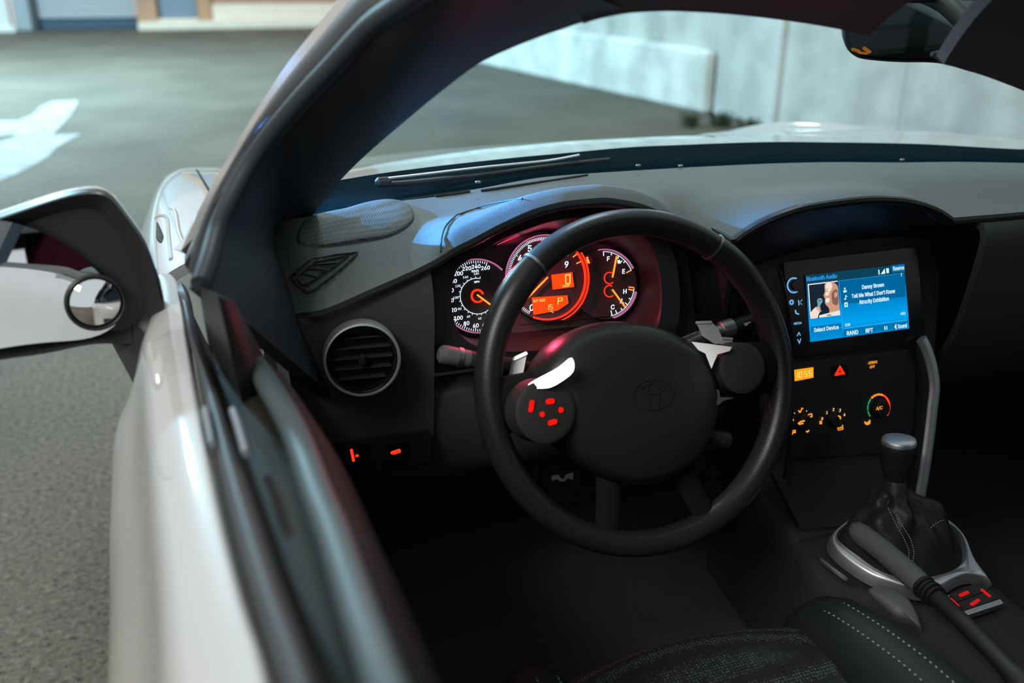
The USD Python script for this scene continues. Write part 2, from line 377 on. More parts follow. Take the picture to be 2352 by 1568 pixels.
# the building across the street
YB = 14.8
bld = Thing('wall_back', None, kind='structure')
x320, x490, x365, x460, x90 = at_y(318, YB), at_y(490, YB), at_y(365, YB), at_y(458, YB), at_y(82, YB)
bld.part('wall_panel', cbox((9-x490, 3.2, .3), .01, None, ((9+x490)/2, 0, 0)).apply_transform(trimesh.transformations.rotation_matrix(math.pi/2, [1, 0, 0])).apply_translation([0, YB+.15, 1.6]), 'terracotta', label='terracotta rendered wall')
for a, b in ((x320, x365), (x460, x490)):
    bld.part('pilaster', cbox((b-a, .4, 3.2), .02, None, ((a+b)/2, YB+.12, 1.6)), 'orange_stone')
bld.part('kerb', cbox((9-x320, .36, .115), .02, None, ((9+x320)/2, YB-.17, .0575)), 'pale_stone', label='pale stone kerb along the wall foot')
bld.part('base_course', cbox((9-x490, .05, .24), .015, None, ((9+x490)/2, YB-.02, .22)), 'pale_stone')
bld.part('garage_shade_strip', cbox((x320-x90, .25, .15), .01, None, ((x320+x90)/2, YB+.3, .075)), 'shade_blue')  # dark blue strip painted in for the shadow under the shutter
bld.part('side_wall', cbox((.25, .4, 3.2), .01, None, (at_y(57, YB), YB+.3, 1.6)), 'shutter_grey')
bld.part('frame_post', cbox((at_y(90, YB)-at_y(74, YB), .3, 3.2), .01, None, ((at_y(90, YB)+at_y(74, YB))/2, YB+.1, 1.6)), 'post_dark')
bld.build()
dr = Thing('door_1', None, kind='structure')
dr.part('door_leaf', cbox((x460-x365, .06, 2.1), .01, None, ((x460+x365)/2, YB+.12, 1.17)), 'door_blue_grey')
dr.part('threshold', cbox((x460-x365, .3, .03), .005, None, ((x460+x365)/2, YB+.02, .13)), 'pale_stone')
dr.build()
sh = Thing('door_2', None, kind='structure')
for k in range(14):
    sh.part('slat', cbox((x320-x90-.04, .05, .092), .012, None, ((x320+x90)/2, YB+.16+.004*(k % 2), .20+.1*k)), 'shutter_grey')
sh.build()
wp = Thing('bollard', 'white painted post standing left of the grey garage shutter', 'bollard')
c = on(16, 72, 'z', 0.)
wp.part('post', cbox((.22, .22, 1.05), .02, None, (c[0], c[1]-.25, .545)), 'post_white'); wp.part('base', cbox((.30, .30, .09), .02, None, (c[0]+.02, c[1]-.25, .045)), 'post_white')
wp.build()

# worn white arrow painted on the street
GF = Frame((0, 0, 0), x=[1, 0, 0], y=[0, 1, 0])
ar = outline(GF, [(180, 231), (120, 234), (95, 245), (72, 266), (40, 278), (-40, 280), (-140, 290), (-140, 330), (-60, 336), (-60, 440), (-20, 424), (40, 400), (75, 382), (112, 360), (135, 336), (188, 308), (120, 312), (140, 290), (165, 262)])
nt = outline(GF, [(-30, 322), (0, 313), (40, 309), (30, 318), (0, 326), (-30, 330)])
single('arrow_marking', plate(ar.difference(nt), .003, GF, .001), 'road_paint', 'large worn white arrow painted on the asphalt street', 'road marking')

# ================================================================== windscreen surface and shared car curves
FAR = [(663, 500), (709, 494), (780, 483), (834, 473), (916, 459), (998, 449), (1100, 430), (1256, 403), (1385, 393), (1552, 383), (1688, 376), (1858, 370), (2062, 370), (2232, 369), (2352, 372)]
far3 = np.array([on(*p, 'z', .885) for p in FAR])
fy = np.poly1d(np.polyfit(far3[:, 0], far3[:, 1], 2))
def yb(x):
    x = np.asarray(x, float); e = np.clip(x, -.72, .36)
    return fy(e)+np.where(x > .36, -(x-.36)*.55, 0)+np.where(x < -.72, (x+.72)*.5, 0)
RAKE = .60
def ws(P): return P[2]-(.885+RAKE*(yb(P[0])-P[1]))
def ws_off(d): return lambda P: P[2]-(.885+RAKE*(yb(P[0])-P[1]))-d
def ws_pt(x, y): return np.array([x, y, .885+RAKE*(yb(x)-y)])
SIDE_P, SIDE_N = np.array([-.80, 0, .90]), np.array([.28, 0, -.20])
def side(px, py, out=0.): return onplane(px, py, SIDE_P-np.array([.814, 0, -.581])*out, SIDE_N)
def belt(px, py, dz=0.): return onplane(px, py, (0, 0, .857+dz), (0, .059, 1.))

# pillar edges, bottom to top
E0 = [(416, 575), (427, 550), (455, 488), (479, 438), (510, 384), (544, 328), (578, 270), (612, 218), (646, 165), (702, 92), (758, 22), (800, -32), (850, -90)]
E1 = [(426, 584), (441, 557), (471, 492), (496, 441), (528, 388), (562, 330), (598, 272), (634, 218), (672, 166), (730, 94), (786, 26), (832, -30), (885, -90)]
E2 = [(462, 652), (478, 600), (505, 510), (540, 440), (578, 372), (612, 323), (664, 260), (714, 204), (760, 156), (800, 112), (848, 62), (923, 8), (1010, -55), (1100, -110)]
E5 = [(760, 905), (720, 790), (695, 712), (674, 666), (658, 617), (660, 578), (690, 530), (740, 468), (783, 413), (820, 375), (950, 262), (1030, 197), (1100, 146), (1190, 104), (1270, 74), (1360, 45), (1450, 27)]
V = lambda *p: np.array(p)
e0 = [side(*p, out=.012) for p in E0]; e1 = [side(*p, out=.006) for p in E1]; e2 = [side(*p) for p in E2]; e2t = list(e2)
e0 += [V(-.606, -.17, 1.182), V(-.600, -.42, 1.222), V(-.600, -.8, 1.236)]; e1 += [V(-.612, -.24, 1.172), V(-.606, -.45, 1.205), V(-.606, -.8, 1.222)]; e2 += [V(-.608, -.36, 1.172), V(-.605, -.52, 1.186), V(-.605, -.82, 1.196)]
e5 = []
for p in E5:
    if p[1] > 600: e5.append(CP+ray(*p)*1.02)
    else: e5.append(onsurf(*p, ws))
hdr = [e5[-2], e5[-1], ws_pt(-.36, -.080), ws_pt(-.27, -.095), ws_pt(-.15, -.108), ws_pt(0, -.118), ws_pt(.15, -.125), ws_pt(.30, -.135), ws_pt(.42, -.130), ws_pt(.50, -.09), ws_pt(.56, -.03)]

body = Thing('coupe', 'white coupe body with bonnet, fenders, dark pillar and windscreen around the cabin', 'car')
# bonnet: rear edge hidden by the cowl, crown, nose
TOPB = [(783, 413), (889, 396), (1086, 372), (1256, 355), (1460, 337), (1580, 332), (1756, 326), (1926, 327), (2096, 330), (2352, 343)]
SIL = [(821, 377), (943, 362), (1086, 347), (1290, 332), (1580, 320), (1700, 318), (1745, 311), (1790, 303), (1875, 296), (1943, 296), (2028, 309), (2096, 321), (2200, 327), (2352, 335)]
def cow(t): return lambda P: P[1]-(yb(P[0])+t)
r0 = [onsurf(a, b+3, cow(.135)) for a, b in TOPB]
r1 = [on(a, b, 'y', .95) for a, b in SIL]
r1 = [p for p in r1 if p[0] < .80]+[np.array([.84, .95, .745]), np.array([.875, .95, .64])]
r1 = [np.array([-.70, .95, .772]), np.array([-.60, .95, .776])]+r1
r0 = [np.array([-.70, .33, .872])]+[p for p in r0 if -.66 < p[0] < .62]+[np.array([.72, .22, .865]), np.array([.82, .22, .83]), np.array([.86, .22, .72])]
def shift(row, y, dz, sx=1.): return [np.array([p[0]*sx, y, p[2]+dz]) for p in row]
mid = [a for a in 0.5*(curve(r0, 60)+curve(r1, 60))+np.array([0, 0, .012])]
bon = loft([r0, mid, r1, shift(r1, 1.25, -.055), shift(r1, 1.5, -.16, .97), shift(r1, 1.62, -.36, .93)], 70, 24)
body.part('bonnet', thick(face_to(bon, (0, .8, 5)), .012), 'white_paint')
# near front fender
fr = [[(-.893, .24, .56), (-.90, .7, .56), (-.885, 1.15, .54), (-.80, 1.5, .5)],
      [(-.880, .24, .70), (-.893, .7, .70), (-.875, 1.15, .68), (-.79, 1.5, .6)],
      [(-.862, .24, .785), (-.872, .62, .775), (-.855, 1.15, .73), (-.77, 1.5, .64)],
      [(-.838, .24, .836), (-.842, .60, .826), (-.83, 1.1, .775), (-.75, 1.48, .67)],
      [(-.800, .25, .852), (-.800, .62, .838), (-.79, 1.1, .787), (-.72, 1.46, .68)],
      [(-.755, .26, .858), (-.752, .70, .838), (-.74, 1.1, .785), (-.69, 1.45, .68)],
      [(-.700, .30, .866), (-.700, .75, .815), (-.69, 1.1, .76), (-.66, 1.45, .67)]]
fr = [[(p[0]+.010, p[1], p[2]-(.020 if p[1] > .5 else .010)) for p in r_] for r_ in fr]
fm = face_to(loft(fr, 60, 40), (-2, .6, 3))
body.part('fender', thick(fm, .012), 'white_paint', label='near fender beside the side mirror')
def onfender(pts, n=20, lift=.0005):
    out = [onmesh(fm, *p, lift=lift) for p in curve(np.array(pts, float), n)]; return np.array([p for p in out if p is not None])
for pts, r_, mt, nm in (([(357, 502), (363, 497), (372, 495), (380, 497), (384, 503), (388, 545), (393, 596)], .0026, 'white_paint', 'crease'), ([(393, 478), (399, 481), (404, 490), (411, 530), (420, 556)], .0026, 'white_paint', 'crease'), ([(452, 391), (458, 400), (471, 422), (486, 446)], .0020, 'cabin_dark', 'panel_gap')):
    q_ = onfender(pts)
    if len(q_) > 4: body.part(nm, tube(q_, r_, 8), mt)
q_ = onfender([(361, 512), (364, 524), (367, 540), (370, 557)], 14)
if len(q_) > 4: body.part('fender_vent', tube(q_, np.interp(np.linspace(0, 1, len(q_)), [0, .5, .8, 1], [.0012, .0040, .0050, .0012]), 8), 'matte_black', label='dark slit set in the near fender')
# crown of the far fender, rising beyond the bonnet
pk = on(1905, 295, 'y', 1.0); fr_ = []
for y, dz in ((.42, .052), (.62, .034), (.82, .013), (1.0, .0), (1.2, -.030), (1.4, -.085)):
    sh3 = .030 if y > .5 else .008
    fr_.append([np.array([pk[0]+dx, y, pk[2]+dz+sh3*hh_-.024+.006]) for dx, hh_ in ((-.26, -.1), (-.15, .02), (-.09, .15), (-.05, .55), (-.02, .92), (.01, 1.0), (.06, .85), (.12, .55), (.20, -.2), (.26, -1.6), (.29, -4.)) ])
body.part('fender', thick(face_to(loft(fr_, 60, 30), (0, .6, 4)), .010), 'white_paint', label='far fender crown beyond the bonnet')
# cowl band behind the foot of the windscreen
lo = [onsurf(a, b+8, cow(.012)) for a, b in FAR]; hi = [onsurf(a, b, cow(.125)) for a, b in TOPB]
hi = [onsurf(640, 445, cow(.125))]+hi
lo += [V(x, yb(x)+.012, .882-.06*(x-.4)) for x in (.45, .56, .66)]; hi += [V(x, yb(x)+.125, .889-.06*(x-.4)) for x in (.45, .56, .66)]
body.part('cowl', thick(face_to(loft([lo, list(.5*(curve(lo, 60)+curve(hi, 60))+np.array([0, 0, -.006])), hi], 60, 10), (0, -1, 3)), .006), 'cowl_black', label='black cowl strip under the windscreen foot')
# outer pillar: white edge, black frame, rounded seal
body.part('pillar_panel', thick(face_to(loft([e0, e1], 60), CP), .010), 'white_paint', label='white edge of the pillar')
m12 = [a for a in .5*(curve(e1, 60)+curve(e2, 60))+np.array([-.006, -.004, .006])]
body.part('pillar_frame', thick(face_to(loft([e1, m12, e2], 60, 9), CP), .012), 'gloss_black')
body.part('door_seal', tube(curve(e2, 70), .0085, 10), 'pillar_black', label='black rubber seal along the pillar')
A, B = curve(e2t, 60), curve(e5, 60); t = CP-.5*(A+B); t /= np.linalg.norm(t, axis=1, keepdims=True)
body.part('pillar_trim', thick(face_to(loft([A, .75*A+.25*B+t*.020, .5*(A+B)+t*.026, .25*A+.75*B+t*.018, B], 60, 18), CP), .012), 'pillar_black', label='dark inner trim of the pillar')
# far pillar and roof
hb = hdr[-1]
body.part('pillar_trim', tube(curve([hb+np.array([-.02, -.02, .02]), ws_pt(.66, .05), ws_pt(.70, .14)], 20), .035, 12), 'pillar_black')
hc = curve(hdr, 50)
back = lambda y, z, sag: [np.array([-.60+1.2*k, y, z-sag*(2*k-1)**2]) for k in np.linspace(0, 1, 50)]
rows = [hc, hc+np.array([0, -.05, .018]), back(-.42, 1.20, .02), back(-.75, 1.215, .02), back(-1.25, 1.20, .03)]
body.part('headliner', thick(face_to(loft(rows, 50, 18), (0, -.4, 0)), .012), 'headliner')
rows = [hc+np.array([0, .03, .006]), hc+np.array([0, -.04, .045]), back(-.42, 1.25, .03), back(-.75, 1.262, .03), back(-1.25, 1.24, .04)]
body.part('roof', thick(face_to(loft(rows, 50, 18), (0, -.4, 5)), .008), 'white_paint')
for s in (-1, 1):
    p = [np.array([s*.60, -.30, 1.185]), np.array([s*.60, -.7, 1.205]), np.array([s*.60, -1.2, 1.195])]
    if s < 0: p = [e2t[-1]+np.array([.03, -.01, .01])]+p
    body.part('roof_rail', tube(curve(p, 24), .03, 12), 'pillar_black')
# sun visors
# rear quarter behind the door, floor pan, bulkheads
q = [[(-.80, -1.02, .90), (-.80, -1.5, .92), (-.78, -1.9, .90)], [(-.86, -1.02, .80), (-.885, -1.5, .82), (-.86, -1.9, .8)], [(-.89, -1.02, .6), (-.91, -1.5, .6), (-.88, -1.9, .6)], [(-.87, -1.02, .25), (-.89, -1.5, .3), (-.86, -1.9, .3)]]
body.part('quarter_panel', thick(face_to(loft(q, 20, 12), (-3, -1.4, .8)), .01), 'white_paint')
body.part('rear_pillar', thick(face_to(loft([[(-.79, -1.02, .90), (-.60, -1.03, 1.19)], [(-.76, -1.95, .92), (-.56, -1.5, 1.17)]], 12), (-3, -1, 1)), .02), 'pillar_black')
body.part('floor_pan', cbox((1.36, 1.9, .06), .01, None, (0, -.35, .24)), 'carpet')
body.part('firewall', cbox((1.36, .05, .56), .01, None, (0, .50, .52)), 'carpet')
body.part('rear_seat', cbox((1.36, .12, .70), .04, None, (0, -1.25, .62)), 'maroon_fabric', label='maroon rear seat back')
body.part('rear_shelf', cbox((1.4, .6, .03), .01, None, (0, -1.6, .95)), 'carpet')
body.part('rear_window', thick(loft([[(-.58, -1.26, 1.20), (0, -1.27, 1.215), (.58, -1.26, 1.20)], [(-.66, -1.9, .96), (0, -1.95, .97), (.66, -1.9, .96)]], 12), .004), 'dark_glass')
body.part('rear_pillar', thick(face_to(loft([[(.79, -1.0, .90), (.60, -1.02, 1.19)], [(.76, -1.95, .92), (.56, -1.5, 1.17)]], 12), (3, -1, 1)), .02), 'pillar_black')
body.part('sill', cbox((.06, 1.3, .12), .02, None, (-.71, -.42, .30)), 'black_plastic')
for s_, n_ in ((-1, 0), (1, 1)): body.part('kick_panel', thick(face_to(loft([[(s_*.70, .50, .82), (s_*.715, .22, .82), (s_*.715, .05, .74)], [(s_*.69, .50, .5), (s_*.70, .2, .5), (s_*.70, -.02, .5)], [(s_*.68, .50, .25), (s_*.69, .2, .25), (s_*.69, -.10, .25)]], 14, 10), (0, 0, .5)), .01), 'matte_black')
# windscreen
E5a = np.array([p for p in e5 if p[2] > .85]); o5 = np.argsort(E5a[:, 2])
rows = []
for t in np.linspace(0, 1, 16):
    zl = .885+t*(hc[0][2]+.004-.885); xl = np.interp(zl, E5a[o5, 2], E5a[o5, 0])-.03
    lft = ws_pt(xl, yb(xl)-(zl-.885)/RAKE)
    base_ = np.array([ws_pt(x, yb(x)+.015) for x in np.linspace(-.70, .64, 50)]); r_ = base_*(1-t)+hc*t; k_ = np.linspace(0, 1, 50)[:, None]
    r_ = r_+(lft-r_[0])*(1-k_)**6
    r_[:, 2] = [.885+RAKE*(yb(p[0])-p[1])+.004 for p in r_]
    rows.append(r_)
body.part('windscreen', thick(face_to(loft(rows, 50, resample=False), (0, 2, 4)), .004), 'windscreen_glass', smooth=True)
body.build()

# wiper lying along the foot of the windscreen
wi = Thing('windscreen_wiper', 'thin black wiper lying along the foot of the windscreen', 'wiper')
wl = [onsurf(*p, cow(.075)) for p in [(884, 411), (980, 400), (1100, 386), (1240, 372), (1330, 357)]]
b_ = wi.part('blade', tube(curve(wl, 24), .0022, 8), 'satin_silver')
wi.part('arm', tube(curve([onsurf(*p, cow(.07)) for p in [(876, 424), (960, 418), (1120, 400), (1240, 384), (1400, 366)]], 20), [.004]*6+[.003]*14, 8), 'satin_black')
wi.part('pivot', cbox((.02, .014, .012), .004, None, onsurf(880, 418, cow(.07))), 'satin_black')
wi.build()

# ================================================================== driver's door
dr = Thing('driver_door', 'open-windowed white front door with dark inner panel in the foreground', 'car door')
WR = [(388, 628), (402, 645), (420, 760), (442, 900), (470, 1050), (500, 1200), (545, 1380), (600, 1568)]
wr = [belt(*p) for p in WR]+[np.array([-.795, -.70, .898]), np.array([-.795, -1.0, .905])]
yy = np.array([p[1] for p in wr])
cre = [on(*p, 'z', .80) for p in [(300, 905), (307, 960), (313, 1100), (325, 1300), (338, 1568)]]
cre = [np.array([-.842, .20, .788]), np.array([-.846, .10, .79])]+[p for p in cre if p[1] < .05]+[np.array([-.850, -.72, .80]), np.array([-.852, -1.0, .805])]
sil = [on(*p, 'x', -.893) for p in [(272, 1150), (263, 1300), (264, 1568)]]
sil = [np.array([-.880, .22, .62]), np.array([-.886, .08, .61])]+[p for p in sil]+[np.array([-.895, -.5, .60]), np.array([-.895, -1.0, .60])]
C_, S_, W_ = curve(cre, 60), curve(sil, 60), curve(wr, 60)
low = S_+np.array([.012, 0, -.30])
sh_ = .42*C_+.58*W_+np.array([-.010, 0, .016]); lip = W_+np.array([.004, 0, -.006]); lip2 = W_+np.array([.006, 0, -.03])
sh2 = .12*C_+.88*W_+np.array([-.004, 0, .007])
dr.part('outer_panel', thick(face_to(loft([low, S_, .5*(S_+C_)+np.array([-.008, 0, .01]), C_, sh_, sh2, W_, lip, lip2], 60, 40), (-3, -.3, 1.)), .006), 'white_paint')
band = [belt(*p, dz=.006) for p in [(425, 690), (436, 755), (478, 880), (553, 1147), (617, 1350), (696, 1568)]]+[np.array([-.765, -.72, .90]), np.array([-.765, -1.0, .91])]
dark = [belt(*p, dz=-.012) for p in [(438, 690), (455, 760), (510, 948), (586, 1141), (668, 1376), (737, 1568)]]+[np.array([-.755, -.72, .885]), np.array([-.755, -1.0, .89])]
Bn, Dk = curve(band, 60), curve(dark, 60)
dr.part('belt_seal', thick(face_to(loft([lip+np.array([.002, 0, -.008]), .5*(W_+Bn)+np.array([0, 0, -.004]), Bn, .4*Bn+.6*Dk+np.array([.002, 0, .0]), Dk+np.array([0, 0, -.012])], 60, 16), CP), .006), 'rubber', label='dark grey belt seal along the window slot')
rail = [belt(*p, dz=-.008) for p in [(505, 815), (534, 797), (575, 822), (617, 886), (685, 1011), (732, 1141), (774, 1246), (826, 1402), (884, 1568)]]+[np.array([-.715, -.72, .87]), np.array([-.715, -1.0, .875])]
Rl = curve(rail, 60)
pan = [belt(*p, dz=-.020) for p in [(520, 880), (560, 960), (655, 1141), (735, 1376), (805, 1568)]]+[np.array([-.735, -.72, .862]), np.array([-.735, -1.0, .87])]
Pn = curve(pan, 60)
dr.part('door_card', thick(face_to(loft([Dk+np.array([0, 0, -.014]), Pn, Rl+np.array([-.004, 0, -.012])], 60, 14), CP), .006), 'door_card', label='brownish grey panel of the inner door')
rw = np.interp(np.linspace(0, 1, 60), [0, .12, 1], [.006, .009, .0115])
dr.part('card_rail', tube(Rl, rw, 14), 'door_rail', label='blue grey padded rail of the inner door')
dr.part('inner_panel', thick(face_to(loft([Rl+np.array([.006, 0, -.004]), Rl+np.array([.032, 0, -.035]), Rl+np.array([.045, 0, -.12]), Rl+np.array([.030, 0, -.45])], 60, 16), (0, -.2, .9)), .006), 'door_card')
sp = [belt(*p, dz=d) for p, d in [((470, 720), .01), ((500, 800), -.01), ((590, 850), -.01), ((555, 925), -.016), ((500, 900), -.012)]]
so = [side(455, 655), side(500, 680), belt(596, 850, -.02), belt(556, 925, -.02), belt(480, 800, -.01)]
c0 = np.mean(so, axis=0); dr.part('mirror_sail', trimesh.convex.convex_hull(np.vstack([so, np.array(so)+np.array([.012, .012, -.01])])), 'satin_black', label='black triangular sail at the window corner')
for k, P in enumerate([((534, 943), (565, 1042)), ((471, 943), (487, 1021))]):
    a, b = belt(*P[0], dz=.004), belt(*P[1], dz=.004)
    dr.part('slot_glint', tube(curve([a, .5*(a+b)+np.array([0, 0, .002]), b], 12), [.003]+[.0050]*10+[.003], 10, ry=.0025), 'soft_grey')  # pale bars painted in for lamp reflections on the window seals
dr.build()

# ================================================================== side mirror
MP = on(130, 640, 'y', .06)
MF = Frame(MP, x=[.99, .12, .02], y=[0, .13, .99])
mi = Thing('side_mirror', 'dark side mirror with white cap and blind spot glass on the door', 'wing mirror')
OUT = [(-150, 690), (-130, 590), (-60, 520), (0, 496), (100, 462), (200, 438), (240, 440), (290, 488), (330, 545), (360, 620), (380, 700), (372, 765), (320, 792), (240, 792), (120, 812), (0, 830), (-80, 832), (-135, 780)]
o2 = np.array(outline(MF, OUT, 72).exterior.coords)[:-1]; cc = o2.mean(0)
def ring(s, z, dx=0, dy=0): return MF.w(np.hstack([cc+(o2-cc)*s+np.array([dx, dy]), np.full((len(o2), 1), z)]))
def rings(rs, cap_first=False, cap_last=False):
    v = np.vstack(rs); n = len(rs[0]); f = grid_faces(len(rs), n, closed_u=True)
    ex = []
    if cap_last: v = np.vstack([v, rs[-1].mean(0)]); i = np.arange(n); f = np.vstack([f, np.stack([(len(rs)-1)*n+i, (len(rs)-1)*n+(i+1) % n, np.full(n, len(v)-1)], 1)])
    if cap_first: v = np.vstack([v, rs[0].mean(0)]); i = np.arange(n); f = np.vstack([f, np.stack([(i+1) % n, i, np.full(n, len(v)-1)], 1)])
    return trimesh.Trimesh(v, f, process=False)
mi.part('housing', rings([ring(.80, -.012), ring(.965, .000), ring(.995, -.004), ring(1.0, -.014), ring(.99, -.024)]), 'satin_black')
mi.part('cap', rings([ring(1.0, -.020), ring(1.02, -.026), ring(1.0, -.05), ring(.88, -.085), ring(.60, -.108), ring(.25, -.116)], cap_last=True), 'white_paint', label='white outer cap of the mirror')
GLS = [(-120, 640), (-60, 505), (-10, 505), (28, 511), (120, 545), (200, 600), (250, 650), (288, 695), (272, 738), (230, 768), (120, 785), (0, 800), (-60, 803), (-110, 770)]
gn = np.array([.165, -.965, .135]); gn /= np.linalg.norm(gn)
gx_ = np.cross([0, 0, 1], gn); GFm = Frame(MF.o+MF.z*.001, x=gx_, y=np.cross(gn, gx_))
mi.part('back_plate', plate(outline(MF, OUT, 60).buffer(-.006), .003, MF, -.016), 'satin_black')
g_ = mi.part('mirror_glass', plate(outline(GFm, GLS, 60), .002, GFm, -.002), 'mirror_glass', smooth=20)
bc = GFm.l(219, 694)
bf = Frame(GFm.w(bc)[0]+GFm.z*.0, x=GFm.x, y=GFm.y)
mi.part('spot_rim', lathe([(.0225, 0), (.0252, .0), (.0256, .003), (.0240, .0042), (.0228, .003)], bf), 'satin_black', under=None)
mi.part('spot_mirror', lathe([(r, .0085-.0085*(r/.0230)**2+.0012) for r in np.linspace(.0001, .0230, 14)][::-1]+[], bf), 'mirror_glass', smooth=True, label='round convex blind spot mirror')
foot = [belt(388, 740, -.02), on(388, 800, 'z', .80), on(322, 912, 'z', .79), on(300, 880, 'z', .80)]
st = np.array([MF.at(-.03).w(MF.at(-.03).l(*p))[0] for p in [(255, 785), (300, 700), (378, 700), (385, 775)]]+[MF.at(-.06).w(MF.at(-.06).l(*p))[0] for p in [(255, 785), (378, 700), (388, 770)]])
hull = trimesh.convex.convex_hull(np.vstack([st, [on(322, 910, 'z', .795), on(322, 910, 'z', .795)+np.array([.0, .03, .0]), on(386, 805, 'z', .815), on(386, 805, 'z', .815)+np.array([0, .06, 0]), on(292, 850, 'z', .80)]]))
mi.part('stem', hull, 'satin_black', label='black stem on the door')
mi.build()

# sun visors hanging from the roof edge
def visor(name, label, lowpx, y, z_up, back):
    lo_ = np.array([on(a, b, 'y', y) for a, b in lowpx]); lo_ = curve(lo_, 40)
    up_ = lo_+np.array([0, back, 0]); up_[:, 2] = np.maximum(z_up, lo_[:, 2]+.02)
    mid_ = .5*(lo_+up_)+np.array([0, .006, 0])
    v = Thing(name, label, 'sun visor')
    v.part('flap', thick(face_to(loft([lo_, mid_, up_], 40, 8), (0, -2, 1)), -.014), 'headliner')
    v.part('hem', tube(lo_+np.array([0, .006, .001]), np.r_[.002, .0045, np.full(36, .007), .0045, .002], 10), 'headliner')
    v.build()
visor('sun_visor', "driver's dark sun visor along the top edge of the windscreen", [(1325, 18), (1370, 4), (1450, -10), (1520, -13), (1600, -10), (1700, -1), (1800, 13), (1930, 38), (1990, 54)], -.07, 1.150, -.07)
visor('sun_visor', "passenger's dark sun visor lowered beside the rear view mirror", [(2150, 128), (2190, 136), (2260, 156), (2352, 190), (2480, 246), (2620, 290)], -.075, 1.150, -.06)

# far door: seen only as dark trim beyond the passenger seat
fd = Thing('far_door_trim', 'dark inner trim of the far passenger door', 'car door')
fd.part('card', thick(face_to(loft([[(.74, .20, .86), (.74, -.4, .89), (.74, -1.2, .9)], [(.73, .20, .78), (.70, -.4, .80), (.70, -1.2, .82)], [(.73, .20, .24), (.72, -.4, .24), (.72, -1.2, .24)]], 24, 10), (0, 0, .8)), .02), 'black_plastic')
fd.part('armrest', cbox((.07, .5, .05), .015, None, (.68, -.25, .68)), 'black_plastic')
fd.part('belt_seal', tube(curve([(.745, .20, .865), (.745, -.4, .895), (.745, -1.2, .905)], 20), .012, 8), 'rubber_dark')
fd.build()

# ================================================================== dashboard
da = Thing('dashboard', 'wide dark grey soft dashboard with two raised hoods under the windscreen', 'dashboard')
# front edge of the grey pad, with the depth y at which it lies
FRONT = [(640, 735, .118), (700, 716, .108), (726, 715, .102), (860, 660, .108), (1003, 594, .122), (1040, 570, .124), (1082, 549, .126), (1159, 509, .128), (1235, 477, .127), (1312, 460, .125), (1378, 454, .125), (1439, 460, .127), (1490, 473, .131), (1540, 500, .138), (1590, 545, .144), (1640, 574, .144), (1677, 554, .138), (1715, 526, .130), (1760, 500, .118), (1856, 468, .102), (1984, 451, .092), (2064, 452, .092), (2128, 466, .096), (2188, 500, .104), (2260, 494, .100), (2352, 486, .095)]
fr3 = [on(a, b, 'y', y) for a, b, y in FRONT]+[np.array([.50, .085, .872]), np.array([.60, .10, .868]), np.array([.70, .14, .86])]
fa3 = [onsurf(a, b+3, ws_off(-.004)) for a, b in FAR]
fa3 = [np.array([-.745, .205, .868]), np.array([-.715, .222, .878])]+[p for p in fa3 if p[0] < .33]+[ws_pt(x, yb(x)) for x in (.42, .55, .66, .72)]
NU = 150
F3 = curve(fr3, 400)
A3 = curve(fa3, 400)
# parametrise both by the sight line across the car so that columns run front to back
def by_x(c, xs): return np.stack([np.interp(xs, c[:, 0], c[:, k]) for k in range(3)], 1)
xs = np.linspace(-.735, .69, NU)
Fx, Ax = by_x(F3[np.argsort(F3[:, 0])], xs), by_x(A3[np.argsort(A3[:, 0])], xs)
def bump_fac(x): return np.exp(-((x+.38)/.17)**4)+np.exp(-((x-.035)/.17)**4)
rows = []
base_z = np.interp(xs, [-.735, -.62, -.5, -.2, .1, .3, .69], [.835, .848, .852, .858, .866, .866, .858])
for t in np.linspace(0, 1, 22):
    P = Fx*(1-t)+Ax*t
    plain = base_z*(1-t)+Ax[:, 2]*t                      # the pad's level without the hoods
    w = np.clip(1-t/.62, 0, 1); w = w*w*(3-2*w)
    hx = np.clip((xs+.565)/.05, 0, 1); hx = hx*hx*(3-2*hx); hx2 = np.clip((-.20-xs)/.08, 0, 1); hx = hx*hx2*hx2*(3-2*hx2); ht = np.clip((.62-t)/.30, 0, 1)*np.clip(t/.10, 0, 1)
    P[:, 2] = plain+(Fx[:, 2]-base_z)*w+.004*math.sin(math.pi*t)+.009*hx*ht
    rows.append(P)
pad = trimesh.Trimesh(np.array(rows).reshape(-1, 3), grid_faces(22, NU), process=False)
body_pad = da.part('top_pad', thick(face_to(pad, (0, .2, 5)), .010), 'dash_pad', smooth=50)
# rolled front lip of the pad
lipc = Fx+np.array([0, .003, -.005])
da.part('pad_lip', tube(lipc[5:-2], .0055, 8), 'black_plastic', under=body_pad)
# stitched rim of the driver's hood and inner rim of the middle hood
mh = [on(a, b+9, 'y', y-.002) for a, b, y in FRONT[16:24]]
da.part('hood_rim', tube(curve(mh, 60), .0050, 8), 'satin_black', under=body_pad, label='glossy inner rim of the middle hood')
sm = [on(a, b, 'z', z) for a, b, z in [(1005, 585, .868), (1018, 524, .884), (1057, 491, .896), (1133, 466, .908), (1235, 449, .915)]]
def drop(P):
    i = np.argmin(np.abs(xs-P[0])); col = np.array([r[i] for r in rows]); return np.array([P[0], P[1], np.interp(P[1], col[:, 1], col[:, 2])])
def onpad(px, py):
    """the first point of the pad under a sight line"""
    d = ray(px, py)
    for t in np.linspace(.6, 1.6, 900):
        P = CP+d*t
        i = int(np.clip(np.searchsorted(xs, P[0]), 1, NU-1)); col = np.array([r[i] for r in rows])
        if col[0, 1]-.002 <= P[1] <= col[-1, 1]+.05 and P[2] <= np.interp(P[1], col[:, 1], col[:, 2]): return P
    return CP+d*1.0
